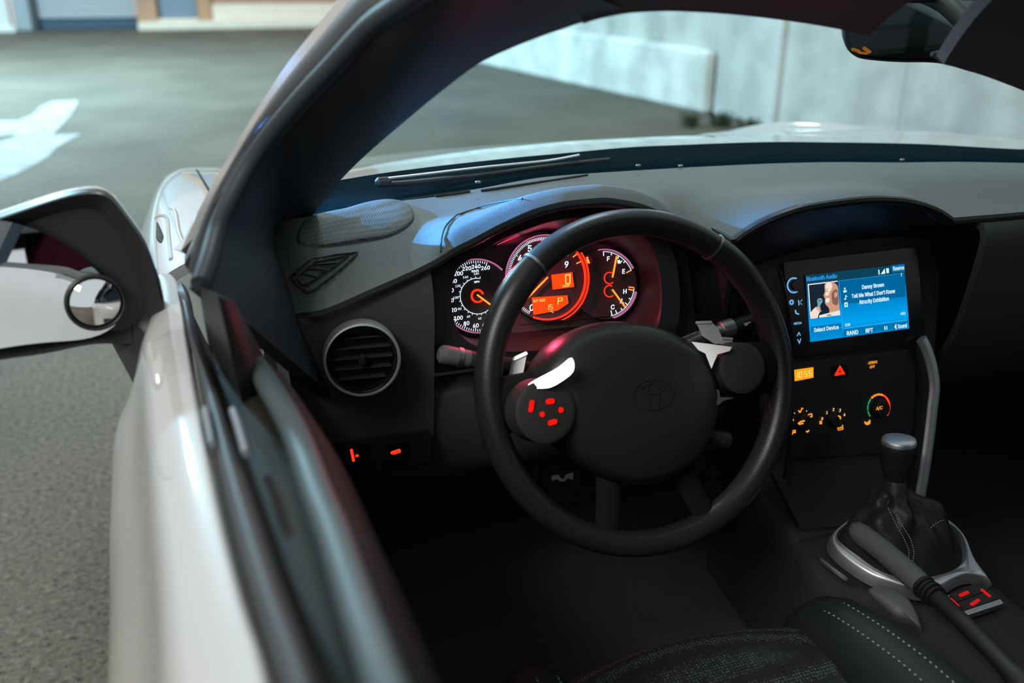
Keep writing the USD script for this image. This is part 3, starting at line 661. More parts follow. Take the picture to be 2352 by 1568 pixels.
sm = [onpad(*p) for p in [(1012, 578), (1014, 550), (1022, 522), (1040, 502), (1066, 488), (1100, 477), (1150, 464), (1200, 456)]]
da.part('seam', tube(curve(sm, 30)+np.array([0, 0, .0002]), .0010, 6), 'rubber_dark', under=body_pad)
# tweeter grille in the pad's corner
gp = [onpad(*p) for p in [(690, 566), (733, 571), (821, 557), (891, 546), (930, 527), (951, 503), (945, 483), (926, 468), (905, 464), (868, 466), (831, 474), (790, 486), (745, 495), (712, 506), (690, 530)]]
gp = np.array(gp); c = gp.mean(0); e = curve(gp, 60, closed=True)
spk = da.part('speaker_grille', cat(rings([e+np.array([0, 0, -.004]), e+np.array([0, 0, .0025]), c+(e-c)*.96+np.array([0, 0, .0045]), c+(e-c)*.7+np.array([0, 0, .006]), c+(e-c)*.35+np.array([0, 0, .0065])], cap_last=True)), 'speaker_cloth', label='oval woven speaker grille in the corner of the dashboard')
# corner vent
def padpatch(pxs, n, lift):
    e_ = []
    pts = np.array(pxs+pxs[:1], float); s_ = np.r_[0, np.cumsum(np.linalg.norm(np.diff(pts, axis=0), axis=1))]
    for u in np.linspace(0, s_[-1], n, endpoint=False): e_.append(onpad(np.interp(u, s_, pts[:, 0]), np.interp(u, s_, pts[:, 1])))
    e_ = np.array(e_)+np.array([0, 0, lift]); return e_
ve = padpatch([(666, 640), (716, 598), (770, 587), (824, 581), (792, 612), (724, 668), (704, 674)], 44, .0008)
vn = da.part('corner_vent', tube(ve, .0016, 6, closed=True), 'rubber_dark', label='recessed corner vent at the foot of the pillar')
vi = padpatch([(682, 641), (724, 605), (800, 590), (770, 614), (705, 659), (698, 659)], 40, .0012); vc = vi.mean(0)
da.part('duct', trimesh.Trimesh(np.vstack([vi, vc]), [[k, (k+1) % 40, 40] for k in range(40)], process=False), 'matte_black', under=vn)
da.part('vent_rim', tube(vi, .0014, 6, closed=True), 'satin_black', under=vn)
for k in range(3):
    t = (k+1)/4.
    p = [onpad(682+42*t+u*(23+53*t), 641-36*t+u*(18-33*t))+np.array([0, 0, .0024]) for u in (.06, .94)]
    da.part('slat', tube(np.array([p[0], .5*(p[0]+p[1]), p[1]]), .0011, 6), 'satin_black', under=vn)
# defroster slots and little clips at the glass
for a, b in (((1000, 449), (1080, 438)), ((1105, 436), (1350, 400))):
    p = [onpad(a[0]*(1-k)+b[0]*k, (a[1]*(1-k)+b[1]*k)+4+3*math.sin(k*3.1)*0) for k in np.linspace(0, 1, 6)]
    da.part('demister_slot', tube(curve(p, 10)+np.array([0, 0, .0005]), .0022, 6, ry=.001), 'rubber_dark')
for p in [(1098, 418), (1466, 380), (1563, 381), (2072, 367)]:
    q = onsurf(p[0], p[1], ws_off(-.002)); da.part('clip', cbox((.007, .004, .003), .001, None, q), 'dull_silver')
# lower face: left of the column, under the instruments, middle stack, far side
def face(x0, x1, ys, zs, nx=24, top=None):
    c_ = []
    for y, z in zip(ys, zs): c_.append([np.array([x, y, z]) for x in np.linspace(x0, x1, nx)])
    return c_
fl = loft([[np.array([x, np.interp(x, Fx[:, 0], Fx[:, 1])+.006, np.interp(x, Fx[:, 0], Fx[:, 2])-.008]) for x in np.linspace(-.735, -.555, 20)],
           [np.array([x, .112, .80]) for x in np.linspace(-.735, -.555, 20)], [np.array([x, .118, .74]) for x in np.linspace(-.735, -.555, 20)],
           [np.array([x, .128, .66]) for x in np.linspace(-.735, -.555, 20)], [np.array([x, .15, .58]) for x in np.linspace(-.735, -.555, 20)], [np.array([x, .24, .52]) for x in np.linspace(-.735, -.555, 20)]], 20, 18)
da.part('lower_face', thick(face_to(fl, (-.6, -1, .8)), .01), 'matte_black')
fu = loft([[np.array([x, .220, .695]) for x in np.linspace(-.56, -.16, 20)], [np.array([x, .135, .690]) for x in np.linspace(-.56, -.16, 20)], [np.array([x, .135, .66]) for x in np.linspace(-.56, -.16, 20)], [np.array([x, .155, .58]) for x in np.linspace(-.56, -.16, 20)], [np.array([x, .24, .52]) for x in np.linspace(-.56, -.16, 20)]], 20, 14)
da.part('lower_face', thick(face_to(fu, (-.4, -1, .7)), .01), 'matte_black')
xr = np.linspace(.16, .70, 24)
fs = loft([[np.array([x, np.interp(x, Fx[:, 0], Fx[:, 1])+.004, np.interp(x, Fx[:, 0], Fx[:, 2])-.008]) for x in xr], [np.array([x, .085, .82]) for x in xr], [np.array([x, .10, .70]) for x in xr], [np.array([x, .15, .60]) for x in xr], [np.array([x, .26, .52]) for x in xr]], 24, 16)
da.part('lower_face', thick(face_to(fs, (.4, -1, .7)), .01), 'matte_black')
# hollow under the driver's hood
hw = np.linspace(-.565, -.205, 46)
hl = [np.array([x, np.interp(x, Fx[:, 0], Fx[:, 1])+.004, np.interp(x, Fx[:, 0], Fx[:, 2])-.007]) for x in hw]
hk = [np.array([-.385+(x+.375)*.96, .232, min(p[2]-.010, drop(np.array([x, .232, 0]))[2]-.016)]) for x, p in zip(hw, hl)]
da.part('hood_lining', thick(face_to(loft([hl, list(.5*(np.array(hl)+np.array(hk))+np.array([0, 0, .0])), hk], 46, 8), (-.4, 0, .75)), .006), 'satin_black')
for s, x in ((-1, -.558), (1, -.186)):
    da.part('hood_cheek', thick(face_to(loft([[(x, .128, .845), (x, .235, .850)], [(x, .128, .79), (x-s*.008, .235, .79)], [(x, .132, .69), (x-s*.008, .235, .69)]], 8, 8), (-.37, 0, .8)), .006), 'satin_black')
# knee switches: headlight aim and traction
KF = Frame((-.62, .122, .62), -.12, x=[1, 0, 0], y=[0, -.12, 1])
kp = da.part('switch_panel', plate(rr(*KF.l(858, 1042), .13, .045, .006), .004, KF, -.002), 'satin_black')
for k, (px, py) in enumerate([(812, 1044), (908, 1037)]):
    sw = KF.l(px, py); da.part('switch', plate(rr(sw[0], sw[1], .030, .030, .004), .003, KF, .002), 'gloss_black', under=kp)
KG = KF.at(.0052)
da.part('switch_symbol', cat(plate(cat_ := shapely.union_all([stroke(KG, [(807, 1033), (812, 1057)], .0032), Point(*KG.l(820, 1046)).buffer(.0019)]), .0004, KG)), 'glow_red', under=kp, label='red lit aim symbol')
da.part('switch_symbol', plate(shapely.union_all([stroke(KG, [(901, 1039), (916, 1034)], .0042), stroke(KG, [(904, 1041), (918, 1037)], .0028)]), .0004, KG), 'glow_red', under=kp, label='red lit car symbol')
da.build()

# round side vent
rv = Thing('round_air_vent', 'round air vent with thin silver ring left of the steering wheel', 'air vent')
RF = Frame(on(831, 822, 'y', .092), x=[.995, -.10, 0], y=[0, .10, 1])
rv.part('outer_ring', lathe([(.0395, -.012), (.0400, .006), (.0392, .0095), (.0376, .0100), (.0364, .008), (.0360, -.012)], RF, 64), 'pale_silver')
rv.part('inner_ring', lathe([(.0352, -.010), (.0356, .006), (.0348, .0092), (.0334, .0085), (.0328, -.010)], RF, 64), 'gloss_black')
rv.part('back', lathe([(.033, -.016), (.0001, -.014)], RF), 'cabin_dark')
for k in range(5):
    y = -.022+.011*k; h = math.sqrt(max(.0325**2-y*y, 0)); rv.part('vane', cbox((2*h, .0016, .014), .0006, RF, (0, y, -.006)), 'cabin_dark')
rv.part('thumb_tab', cbox((.008, .012, .008), .002, RF, (0, 0, .006)), 'satin_black')
rv.build()

# ================================================================== instrument cluster
CL = Frame((-.3666, .1943, .7691), .36, k=1.085)
ic = Thing('instrument_cluster', 'lit instrument cluster with three dials behind the steering wheel', 'instrument panel')
ic.part('back_panel', plate(shapely.box(-.155, -.062, .205, .078).buffer(.004), .004, CL, -.012), 'matte_black')
def dial_arc(c, r, a0, a1, n=48): 
    a = np.radians(np.linspace(a0, a1, n)); return LineString(np.stack([c[0]+r*np.cos(a), c[1]+r*np.sin(a)], 1))
def ticks(fr, c, r, angs, lens, w): return cat([plate(LineString([(c[0]+r*math.cos(a), c[1]+r*math.sin(a)), (c[0]+(r-l)*math.cos(a), c[1]+(r-l)*math.sin(a))]).buffer(w/2, cap_style=2), .0003, fr, .0004) for a, l in zip(np.radians(angs), lens)])
def disc(c, r, n=24): return Point(*c).buffer(r, n)
# speedometer
S_C, S_R = np.array([-.1045, .0125]), .0405
sp = ic.part('speedometer', plate(disc(S_C, S_R), .006, CL, -.006), 'matte_black', label='left dial, the speedometer')
ic.part('dial_ring', plate(dial_arc(S_C, S_R-.0004, 40, 320, 90).buffer(.0007), .003, CL, 0), 'glow_pink', under=sp, label='pink rim light')
ic.part('inner_scale', cat(plate(dial_arc(S_C, .0195, 75, 305, 80).buffer(.00035), .0003, CL, .0004), ticks(CL, S_C, .0215, np.linspace(75, 305, 17), [.002]*17, .0005)), 'glow_white', under=sp)
sa = [-42-19.3*k for k in range(14)]
ic.part('tick_marks', ticks(CL, S_C, S_R-.0018, np.linspace(-42, -42-19.3*13, 66), [.0042 if k % 5 == 0 else .0026 for k in range(66)], .00062), 'glow_white', under=sp, kind='stuff')
for k, a in enumerate(sa):
    p = S_C+np.array([math.cos(math.radians(a)), math.sin(math.radians(a))])*.0322
    ic.part('numeral', text(CL, str(20*k), .0040, p, bold=True, slant=.12), 'glow_white', under=sp)
for k, v in enumerate((20, 40, 60, 80, 100, 120, 140, 160)):
    a = math.radians(-60-30.5*k); p = S_C+np.array([math.cos(a), math.sin(a)])*.0245
    ic.part('numeral', text(CL, str(v), .0024, p, slant=.1), 'glow_white', under=sp)
ic.part('unit_text', text(CL, 'km/h', .0026, S_C+np.array([.0005, .0275]), bold=True), 'glow_white', under=sp)
ic.part('unit_text', text(CL, 'MPH', .0020, S_C+np.array([.001, .0155]), bold=True), 'glow_white', under=sp)
ic.part('hub_glow', plate(dial_arc(S_C, .0066, 20, 310, 60).buffer(.0012), .0006, CL, .0004), 'glow_red', under=sp, label='red glow ring about the needle hub')
ic.part('needle', plate(LineString([S_C+np.array([-.001, .001]), S_C+np.array([.0255, -.0225])]).buffer(.0009), .0016, CL, .004), 'needle_orange', under=sp)
# tachometer
T_C, T_R = np.array([-.0235, .0245]), .0475
tc = ic.part('tachometer', plate(disc(T_C, T_R), .007, CL, -.005), 'matte_black', label='large middle dial, the tachometer')
T2 = CL.at(.0024)
ic.part('dial_ring', plate(dial_arc(T_C, T_R, 60, 200, 60).buffer(.0007), .003, T2, 0), 'glow_pink', under=tc, label='pink rim light')
ic.part('dial_ring', plate(dial_arc(T_C, T_R-.001, -115, 32, 60).buffer(.0011), .003, T2, 0), 'glow_red', under=tc, label='red rim light')
ic.part('dial_ring', plate(dial_arc(T_C, T_R+.0030, -75, 28, 50).buffer(.0007), .003, CL, .002), 'glow_red', under=tc, label='second red rim light')
t0, ts = 236., 24.2
ic.part('tick_marks', ticks(T2, T_C, T_R-.0020, [t0-ts*k/10 for k in range(0, 78)], [.0048 if k % 10 == 0 else .0032 for k in range(0, 78)], .00062), 'glow_white', under=tc, kind='stuff')
ic.part('redline_marks', ticks(T2, T_C, T_R-.0020, [t0-ts*k/10 for k in range(80, 91, 5)], [.006]*3, .0012), 'needle_orange', under=tc)
for v in range(10):
    a = math.radians(t0-ts*v); p = T_C+np.array([math.cos(a), math.sin(a)])*.0375
    if v == 9: p = T2.l(1301, 607)
    ic.part('numeral', text(T2, str(v), .0066, p, bold=True, slant=.15), 'glow_white', under=tc)
ic.part('needle', plate(LineString([T_C, T_C+.034*np.array([math.cos(math.radians(t0-ts*.75)), math.sin(math.radians(t0-ts*.75))])]).buffer(.0009), .0016, T2, .003), 'needle_orange', under=tc)
l1 = outline(T2, [(1267, 632), (1313, 626), (1317, 658), (1270, 664)]).buffer(.0006)
lc = ic.part('speed_display', plate(l1, .0004, T2, .0005), 'lcd_orange', under=tc, label='orange display reading 0 km/h')
l2 = outline(T2, [(1222, 684), (1302, 679), (1304, 696), (1280, 712), (1226, 722)]).buffer(.0006)
lo_ = ic.part('lower_display', plate(l2, .0004, T2, .0005), 'lcd_orange', under=tc, label='orange display reading 15 degrees and P')
T3 = T2.at(.001)
def seg7(ch, h, w, t):
    S = dict(a=[(0, 1), (1, 1)], b=[(1, 1), (1, .5)], c=[(1, .5), (1, 0)], d=[(0, 0), (1, 0)], e=[(0, 0), (0, .5)], f=[(0, .5), (0, 1)], g=[(0, .5), (1, .5)])
    D = {'0': 'abcdef', '1': 'bc', '5': 'afgcd', 'P': 'abefg', 'C': 'aefd'}[ch]
    return shapely.union_all([LineString([(x*w, y*h) for x, y in S[s]]).buffer(t/2, 2) for s in D])
def digits(s, h, w, t, gap, slant=.15):
    g = [affinity.translate(seg7(ch, h, w, t), i*gap) for i, ch in enumerate(s)]
    g = affinity.affine_transform(shapely.union_all(g), [1, slant, 0, 1, 0, 0]); b = g.bounds
    return affinity.translate(g, -(b[0]+b[2])/2, -(b[1]+b[3])/2)
def put(fr, g, p, z=.0003, d=.0003): return plate(affinity.translate(g, p[0], p[1]), d, fr, z)
ic.part('readout', put(T3, digits('0', .0098, .0052, .0014, .008, .1), T3.l(1304, 641)), 'lcd_digit', under=tc)
ic.part('readout', text(T3, 'km/h', .0026, T3.l(1300, 656), bold=True), 'lcd_digit', under=tc)
ic.part('readout', put(T3, digits('P', .0064, .0046, .0011, .008, .2), T3.l(1286, 691)), 'lcd_digit', under=tc)
ic.part('readout', put(T3, digits('15', .0052, .0030, .0008, .0046, .15), T3.l(1264, 705)), 'lcd_digit', under=tc)
ic.part('readout', text(T3, '°C', .0026, T3.l(1268, 716), bold=True), 'lcd_digit', under=tc)
ic.part('readout', text(T3, 'OUT SIDE', .0028, T3.l(1238, 690), bold=True, width=.0145), 'lcd_digit', under=tc)
# seat belt warning
wl_ = CL.l(1349, 598)
ic.part('warning_light', plate(shapely.union_all([disc(wl_+np.array([0, .0028]), .0013), Polygon([wl_+np.array(p) for p in [(-.0026, -.0034), (-.0016, .0012), (.0016, .0012), (.0026, -.0034)]])]), .0004, CL, .0005), 'needle_orange', label='red lit seat belt warning')
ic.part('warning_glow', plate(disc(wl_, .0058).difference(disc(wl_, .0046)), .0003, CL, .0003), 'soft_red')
# fuel and temperature
G_C, G_R = np.array([.0470, .0105]), .0400
gg = ic.part('side_gauge', plate(disc(G_C, G_R), .006, CL, -.006), 'matte_black', label='right dial with fuel and temperature')
ic.part('dial_ring', plate(dial_arc(G_C, G_R-.0006, 95, 22, 40).buffer(.0007), .003, CL, 0), 'glow_pink', under=gg, label='pink rim light')
ic.part('dial_ring', plate(dial_arc(G_C, G_R-.0006, -20, -80, 40).buffer(.0011), .003, CL, 0), 'glow_pink', under=gg, label='pink rim light')
ic.part('tick_marks', cat(ticks(CL, G_C, G_R-.0030, [86, 70, 55, 40], [.0050, .003, .004, .003], .0009), ticks(CL, G_C, G_R-.0030, [-34, -46, -60, -72, -82], [.003, .004, .003, .0045, .006], .0009), plate(dial_arc(G_C, G_R-.0030, 86, 20, 40).buffer(.0003), .0003, CL, .0004), plate(dial_arc(G_C, G_R-.0030, -14, -84, 40).buffer(.0003), .0003, CL, .0004)), 'glow_white', under=gg, kind='stuff')
ic.part('redline_marks', cat(ticks(CL, G_C, G_R-.0030, [20, -12, -17], [.007, .007, .007], .0012)), 'needle_orange', under=gg)
for s, px, py in [('F', 1397, 594), ('E', 1432, 623), ('H', 1435, 669), ('C', 1407, 705)]: ic.part('letter', text(CL, s, .0050, CL.l(px, py), bold=True, slant=.15), 'glow_white', under=gg)
ic.part('pump_symbol', plate(shapely.union_all([rr(*CL.l(1421, 601), .0032, .0040, .0005), stroke(CL, [(1424, 604), (1428, 599)], .0009)]), .0003, CL, .0004), 'glow_white', under=gg)
ic.part('coolant_symbol', plate(shapely.union_all([stroke(CL, [(1428, 686), (1428, 694)], .0010), stroke(CL, [(1424, 695), (1432, 695)], .0009)]), .0003, CL, .0004), 'glow_white', under=gg)
for (px, py), (qx, qy) in (((1404, 636), (1413, 590)), ((1404, 666), (1432, 704))):
    a, b = CL.l(px, py), CL.l(qx, qy); cc_ = a+np.array([-.0025, -.001])
    ic.part('hub_glow', plate(dial_arc(cc_, .0065, 60, 300, 40).buffer(.0007), .0006, CL, .0004), 'glow_red', under=gg)
    ic.part('needle', plate(LineString([a, b]).buffer(.0008), .0016, CL, .003), 'needle_orange', under=gg)
# bezel: a black mask in front with three overlapping openings
mask = shapely.box(-.160, -.066, .210, .082).buffer(.004)
hole = shapely.union_all([disc(S_C, .0445), disc(T_C, .0520), disc(G_C, .0450)]).convex_hull
LIP = [(1037, 690), (1040, 650), (1052, 615), (1090, 590), (1133, 562), (1210, 527), (1261, 510), (1312, 502), (1380, 500), (1450, 520), (1495, 570), (1514, 630), (1518, 690), (1508, 750), (1470, 790), (1390, 800), (1300, 800), (1200, 805), (1120, 800), (1070, 780), (1044, 740)]
lipo = outline(CL.at(.046), LIP, 120)
def polar(po, c, n=200):
    out = []
    for a in np.linspace(0, 2*np.pi, n, endpoint=False):
        x_ = LineString([tuple(c), (c[0]+math.cos(a), c[1]+math.sin(a))]).intersection(po.exterior); q = x_ if x_.geom_type == 'Point' else x_.geoms[0]; out.append((q.x, q.y))
    return np.array(out)
pc_ = np.array([-.02, .015]); p0, p1 = polar(hole, pc_), polar(lipo, pc_)
hw_ = lambda t, z, k=0.: CL.w(np.hstack([p0*(1-t)+p1*t+(p1-pc_)*k, np.full((200, 1), z)]))
ic.part('bezel', rings([hw_(0, -.008), hw_(.25, .008), hw_(.62, .028), hw_(.92, .041), hw_(1, .046), hw_(1, .047, .02), hw_(1, .043, .22)]), 'satin_black', label='black dished bezel about the dials')
rl = stroke(CL, [(1200, 742), (1400, 722)], .0005)
ic.part('lower_trim', tube(CL.at(.016).w(np.array([CL.at(.016).l(a, b) for a, b in [(1195, 746), (1260, 739), (1330, 733), (1400, 727)]])), .0010, 8), 'satin_black')
ic.build()
def glow_lamp(name, p, q, wdt, hgt, col, inten):
    rect_lamp(name, CL.w([p])[0], CL.w([q])[0], wdt*CL.k, hgt*CL.k, col, inten)
glow_lamp('added_hub_glow', (-.098, .052, .041), (-.098+.06, .052-.045, .041+.06), .012, .026, (1.0, .07, .16), 360.)  # added unseen red lamp that throws the glow of the dials onto the hub
glow_lamp('added_bezel_glow', (-.05, .066, .002), (-.05, .166, -.004), .10, .006, (1.0, .05, .16), 16.)  # added unseen red lamp that brightens the upper bezel wall

# ================================================================== steering column, stalks, wheel
WH = Frame((-.36, 0, .74), .393)
co = Thing('steering_column', 'black steering column shroud behind the wheel', 'steering column')
sec = lambda z, w, hh, cy: WH.w([(w*math.copysign(abs(math.cos(a))**.8, math.cos(a)), cy+hh*math.copysign(abs(math.sin(a))**.8, math.sin(a)), z) for a in np.linspace(0, 2*np.pi, 40, endpoint=False)])
co.part('shroud', rings([sec(-.215, .075, .065, -.015), sec(-.15, .078, .066, -.012), sec(-.085, .070, .060, -.008), sec(-.055, .062, .054, -.005)], cap_last=True, cap_first=True), 'black_plastic')
co.part('ignition_lock', lathe([(.0001, .024), (.016, .024), (.018, .020), (.018, 0)], Frame(WH.w([(.075, -.055, -.12)])[0], x=[.7, -.7, 0], y=[0, 0, 1]), 24), 'satin_black')
co.build()

ls = Thing('indicator_stalk', 'black indicator stalk left behind the steering wheel', 'stalk')
LS = WH.at(-.085)
a, b = LS.w([LS.l(1090, 826)])[0], LS.w([LS.l(1006, 812)])[0]; r_ = WH.w([(-.05, .015, -.095)])[0]
ls.part('arm', tube(curve([r_, a+.3*(r_-a), a], 12), [.0075]*6+[.0085]*6, 12), 'satin_black')
ls.part('grip', tube(curve([a, a+.5*(b-a), b], 14), np.interp(np.linspace(0, 1, 14), [0, .15, .8, .93, 1], [.0085, .0095, .0110, .0100, .006]), 14), 'grip_leather')  # grip coloured grey to carry the highlights of the black stalk
ls.part('twist_ring', tube([a+.35*(b-a), a+.47*(b-a)], .0112, 14), 'dull_silver')
ls.part('marking', tube([a+.02*(b-a), a+.26*(b-a)], .0094, 14), 'black_plastic')
ls.build()

rs_ = Thing('wiper_stalk', 'slim grey wiper stalk right behind the steering wheel', 'stalk')
RS = WH.at(-.085)
a, b = RS.w([RS.l(1598, 778)])[0], RS.w([RS.l(1735, 731)])[0]
rs_.part('arm', tube([WH.w([(.05, .015, -.095)])[0], a, a+.52*(b-a)], [.0085, .0085, .008], 14), 'dull_silver')
rs_.part('collar', tube(curve([a+.40*(b-a), a+.44*(b-a), a+.60*(b-a), a+.62*(b-a)], 12), [.009]+[.0108]*10+[.009], 16), 'dull_silver')
rs_.part('grip', tube(curve([a+.60*(b-a), a+.8*(b-a), b], 12), [.0078]*10+[.0074, .005], 16), 'satin_black')
sd = (b-a)/np.linalg.norm(b-a); SF = Frame(a+.83*(b-a)-WH.y*0+WH.z*.0078, x=sd, y=WH.y)
rs_.part('wiper_symbol', plate(shapely.union_all([stroke(SF, [(1709, 744), (1722, 740)], .0018), stroke(SF, [(1712, 747), (1716, 744)], .0018)]), .0006, SF, .0003), 'thread')
rs_.build()

st = Thing('steering_wheel', 'black leather steering wheel with silver trims and round hub', 'steering wheel')
th = np.linspace(0, 2*np.pi, 160, endpoint=False); RC = .1695
def rim_r(a): 
    a = np.degrees(a) % 360; g = np.exp(-((a-140)/9)**2)+np.exp(-((a-40)/9)**2); return .0142+.0016*g
pth = WH.w(np.stack([RC*np.cos(th), RC*np.sin(th), 0*th], 1))
rr_ = np.array([rim_r(t) for t in th])
# tube about the ring with an oval section
tv = []
for t, r in zip(th, rr_):
    o_ = WH.w([(RC*math.cos(t), RC*math.sin(t), 0)])[0]; e_ = WH.x*math.cos(t)+WH.y*math.sin(t)
    a_ = np.linspace(0, 2*np.pi, 22, endpoint=False); tv.append(o_+np.outer(np.cos(a_)*r, e_)+np.outer(np.sin(a_)*r*1.12, WH.z))
rim = trimesh.Trimesh(np.vstack(tv), grid_faces(160, 22, closed_u=True, closed_v=True), process=False)
rm = st.part('rim', rim, 'wheel_leather', smooth=True)
# silver inserts where the leather sections meet
def rim_band(a0, a1, k, r=1.03, sec_=(0, 360)):
    v = []; 
    for t in np.radians(np.linspace(a0, a1, k)):
        o_ = WH.w([(RC*math.cos(t), RC*math.sin(t), 0)])[0]; e_ = WH.x*math.cos(t)+WH.y*math.sin(t); q = rim_r(t)*r
        a_ = np.radians(np.linspace(sec_[0], sec_[1], 22)); v.append(o_+np.outer(np.cos(a_)*q, e_)+np.outer(np.sin(a_)*q*1.12, WH.z))
    return thick(trimesh.Trimesh(np.vstack(v), grid_faces(k, 22), process=False), .0006)
st.part('rim_seam', rim_band(127.2, 128.2, 3), 'dull_silver', under=rm, label='silver seam line at the upper left of the rim')
st.part('rim_seam', rim_band(52.0, 53.0, 3), 'dull_silver', under=rm, label='silver seam line at the upper right of the rim')
# hub and spokes
HB = [(1222, 885), (1232, 845), (1262, 800), (1310, 764), (1370, 742), (1430, 737), (1500, 748), (1560, 772), (1605, 806), (1632, 850), (1645, 905), (1640, 970), (1612, 1035), (1560, 1085), (1490, 1112), (1420, 1110), (1350, 1080), (1290, 1030), (1245, 965)]
HF = WH.at(.012)
ho = np.array(outline(HF, HB, 96).exterior.coords)[:-1]; hcn = ho.mean(0)
hr = lambda s, z: HF.w(np.hstack([hcn+(ho-hcn)*s, np.full((len(ho), 1), z)]))
st.part('hub_cover', rings([hr(.86, -.055), hr(.96, -.040), hr(1.0, -.012), hr(.985, .004), hr(.93, .016), hr(.84, .024), hr(.6, .030), hr(.3, .032)], cap_last=True, cap_first=True), 'wheel_leather', smooth=True, label='round black hub cover')
EF = HF.at(.0325); ec = EF.l(1500, 905)
st.part('emblem', plate(shapely.union_all([affinity.scale(disc(ec, .019), 1.25, .86).difference(affinity.scale(disc(ec, .0172), 1.25, .85)), affinity.scale(disc(ec, .013), .52, 1.2).difference(affinity.scale(disc(ec, .0112), .48, 1.2)), affinity.scale(disc(ec+np.array([0, .006]), .012), 1.2, .5).difference(affinity.scale(disc(ec+np.array([0, .006]), .0104), 1.2, .42))]), .0005, EF), 'wheel_leather', label='faint dark oval emblem')
def spoke(p, q, w0, w1, z0, z1, n=10, flat=.4):
    p, q = np.array(p), np.array(q)
    path = [WH.w([(*(p+(q-p)*t), z0+(z1-z0)*t)])[0] for t in np.linspace(0, 1, n)]
    return tube(path, np.linspace(w0, w1, n), 14, ry=np.linspace(w0, w1, n)*flat, up=WH.y)
st.part('spoke', spoke((-.075, -.006), (-.162, -.002), .036, .028, .004, 0), 'spoke_black')
st.part('spoke', spoke((.055, -.006), (.162, -.002), .036, .028, .004, 0), 'spoke_black')
for s in (-1, 1):
    st.part('spoke', spoke((s*.035-.012, -.075), (s*.060, -.160), .015, .013, .002, 0, flat=.6), 'spoke_black')
# bright trims
WT = WH.at(.030)
def tilted(px, py, dz, n):
    o_ = WH.at(dz).w(WH.at(dz).l(px, py))[0]; n = np.array(n, float)/np.linalg.norm(n); x = np.cross([0, 0, 1], n); return Frame(o_, x=x, y=np.cross(n, x))
TL = tilted(1270, 862, .052, (-.50, -.65, .57))
tl = outline(TL, [(1213, 889), (1262, 856), (1300, 830), (1313, 822), (1319, 836), (1318, 850), (1296, 872), (1262, 890), (1240, 892)], 40)
st.part('spoke_trim', plate(tl, .003, TL, -.002), 'silver', label='bright silver trim on the left spoke')
TR = tilted(1630, 805, .030, (-.44, -.70, .54))
tr = outline(TR, [(1588, 785), (1622, 789), (1681, 797), (1676, 806), (1648, 814), (1640, 832), (1634, 847), (1628, 832), (1620, 812), (1604, 804)])
st.part('spoke_trim', plate(tr, .003, TR, -.002), 'satin_silver', label='silver trim on the right spoke')
tr2 = outline(WT, [(1645, 893), (1651, 897), (1653, 912), (1672, 912), (1684, 914), (1660, 920), (1651, 929), (1644, 930), (1648, 912)])
st.part('spoke_trim', plate(tr2, .003, WT, -.002), 'satin_silver', label='slim silver arc below the right switch pod')
sp0 = WT.l(1703, 845)
st.part('switch_pod', lathe([(.0001, .006), (.022, .005), (.027, .002), (.028, -.02)], Frame(WT.w(sp0)[0], x=WT.x, y=WT.y), 40), 'black_plastic')
WU = WH.at(.047)
sp1 = WU.l(1256, 945)
st.part('switch_pod', lathe([(.0001, .001), (.026, .0), (.031, -.003), (.032, -.035)], Frame(WU.w(sp1)[0], x=WT.x, y=WT.y), 40), 'black_plastic', label='round pod of lit audio buttons')
WB = WU.at(.0016)
for s in ([(1222, 924), (1219, 941)], [(1259, 922), (1268, 921)], [(1245, 951), (1245.5, 951.5)], [(1288, 941), (1288.5, 941.5)], [(1264, 971), (1274, 968)]):
    st.part('lit_button', plate(stroke(WB, s, .0050 if s[0][0] != 1222 else .0046), .0006, WB), 'button_red')
# paddles
PF = WH.at(-.022)
QL = tilted(1178, 855, -.022, (-.42, -.75, .50))
p1 = outline(QL, [(1147, 881), (1168, 868), (1178, 826), (1205, 811), (1210, 818), (1204, 850), (1197, 885), (1186, 897), (1163, 893)])
pd = st.part('shift_paddle', plate(p1, .006, QL, -.003), 'dull_silver', label='left shift paddle')
PG = QL.at(.004)
st.part('paddle_edge', plate(shapely.union_all([stroke(PG, [(1181, 824), (1208, 812)], .0035), stroke(PG, [(1148, 880), (1170, 870)], .0032)]), .003, PG, -.001), 'silver', under=pd)
QR = tilted(1640, 765, -.022, (-.40, -.75, .50))
p2 = outline(QR, [(1597, 740), (1634, 739), (1650, 758), (1658, 776), (1681, 777), (1683, 792), (1640, 790), (1612, 772), (1604, 752)])
pd = st.part('shift_paddle', plate(p2, .006, QR, -.003), 'dull_silver', label='right shift paddle')
PG = QR.at(.004)
st.part('paddle_edge', plate(shapely.union_all([stroke(PG, [(1600, 741), (1632, 740)], .0030), stroke(PG, [(1660, 777), (1681, 778)], .0026)]), .003, PG, -.001), 'silver', under=pd)
p3 = outline(PF, [(1572, 775), (1604, 762), (1612, 766), (1580, 782)])
st.part('paddle_stem', plate(p3, .004, PF.at(-.006), 0), 'dull_silver')
# glints of the lower spoke trims
lt = outline(WT, [(1267, 1093), (1282, 1090), (1289, 1099), (1296, 1099), (1301, 1090), (1316, 1085), (1315, 1101), (1303, 1098), (1296, 1105), (1286, 1105), (1279, 1099), (1268, 1104)])
st.part('lower_trim', plate(lt, .003, WT, -.002), 'dull_silver', label='small silver trim at the lower spoke')
st.build()

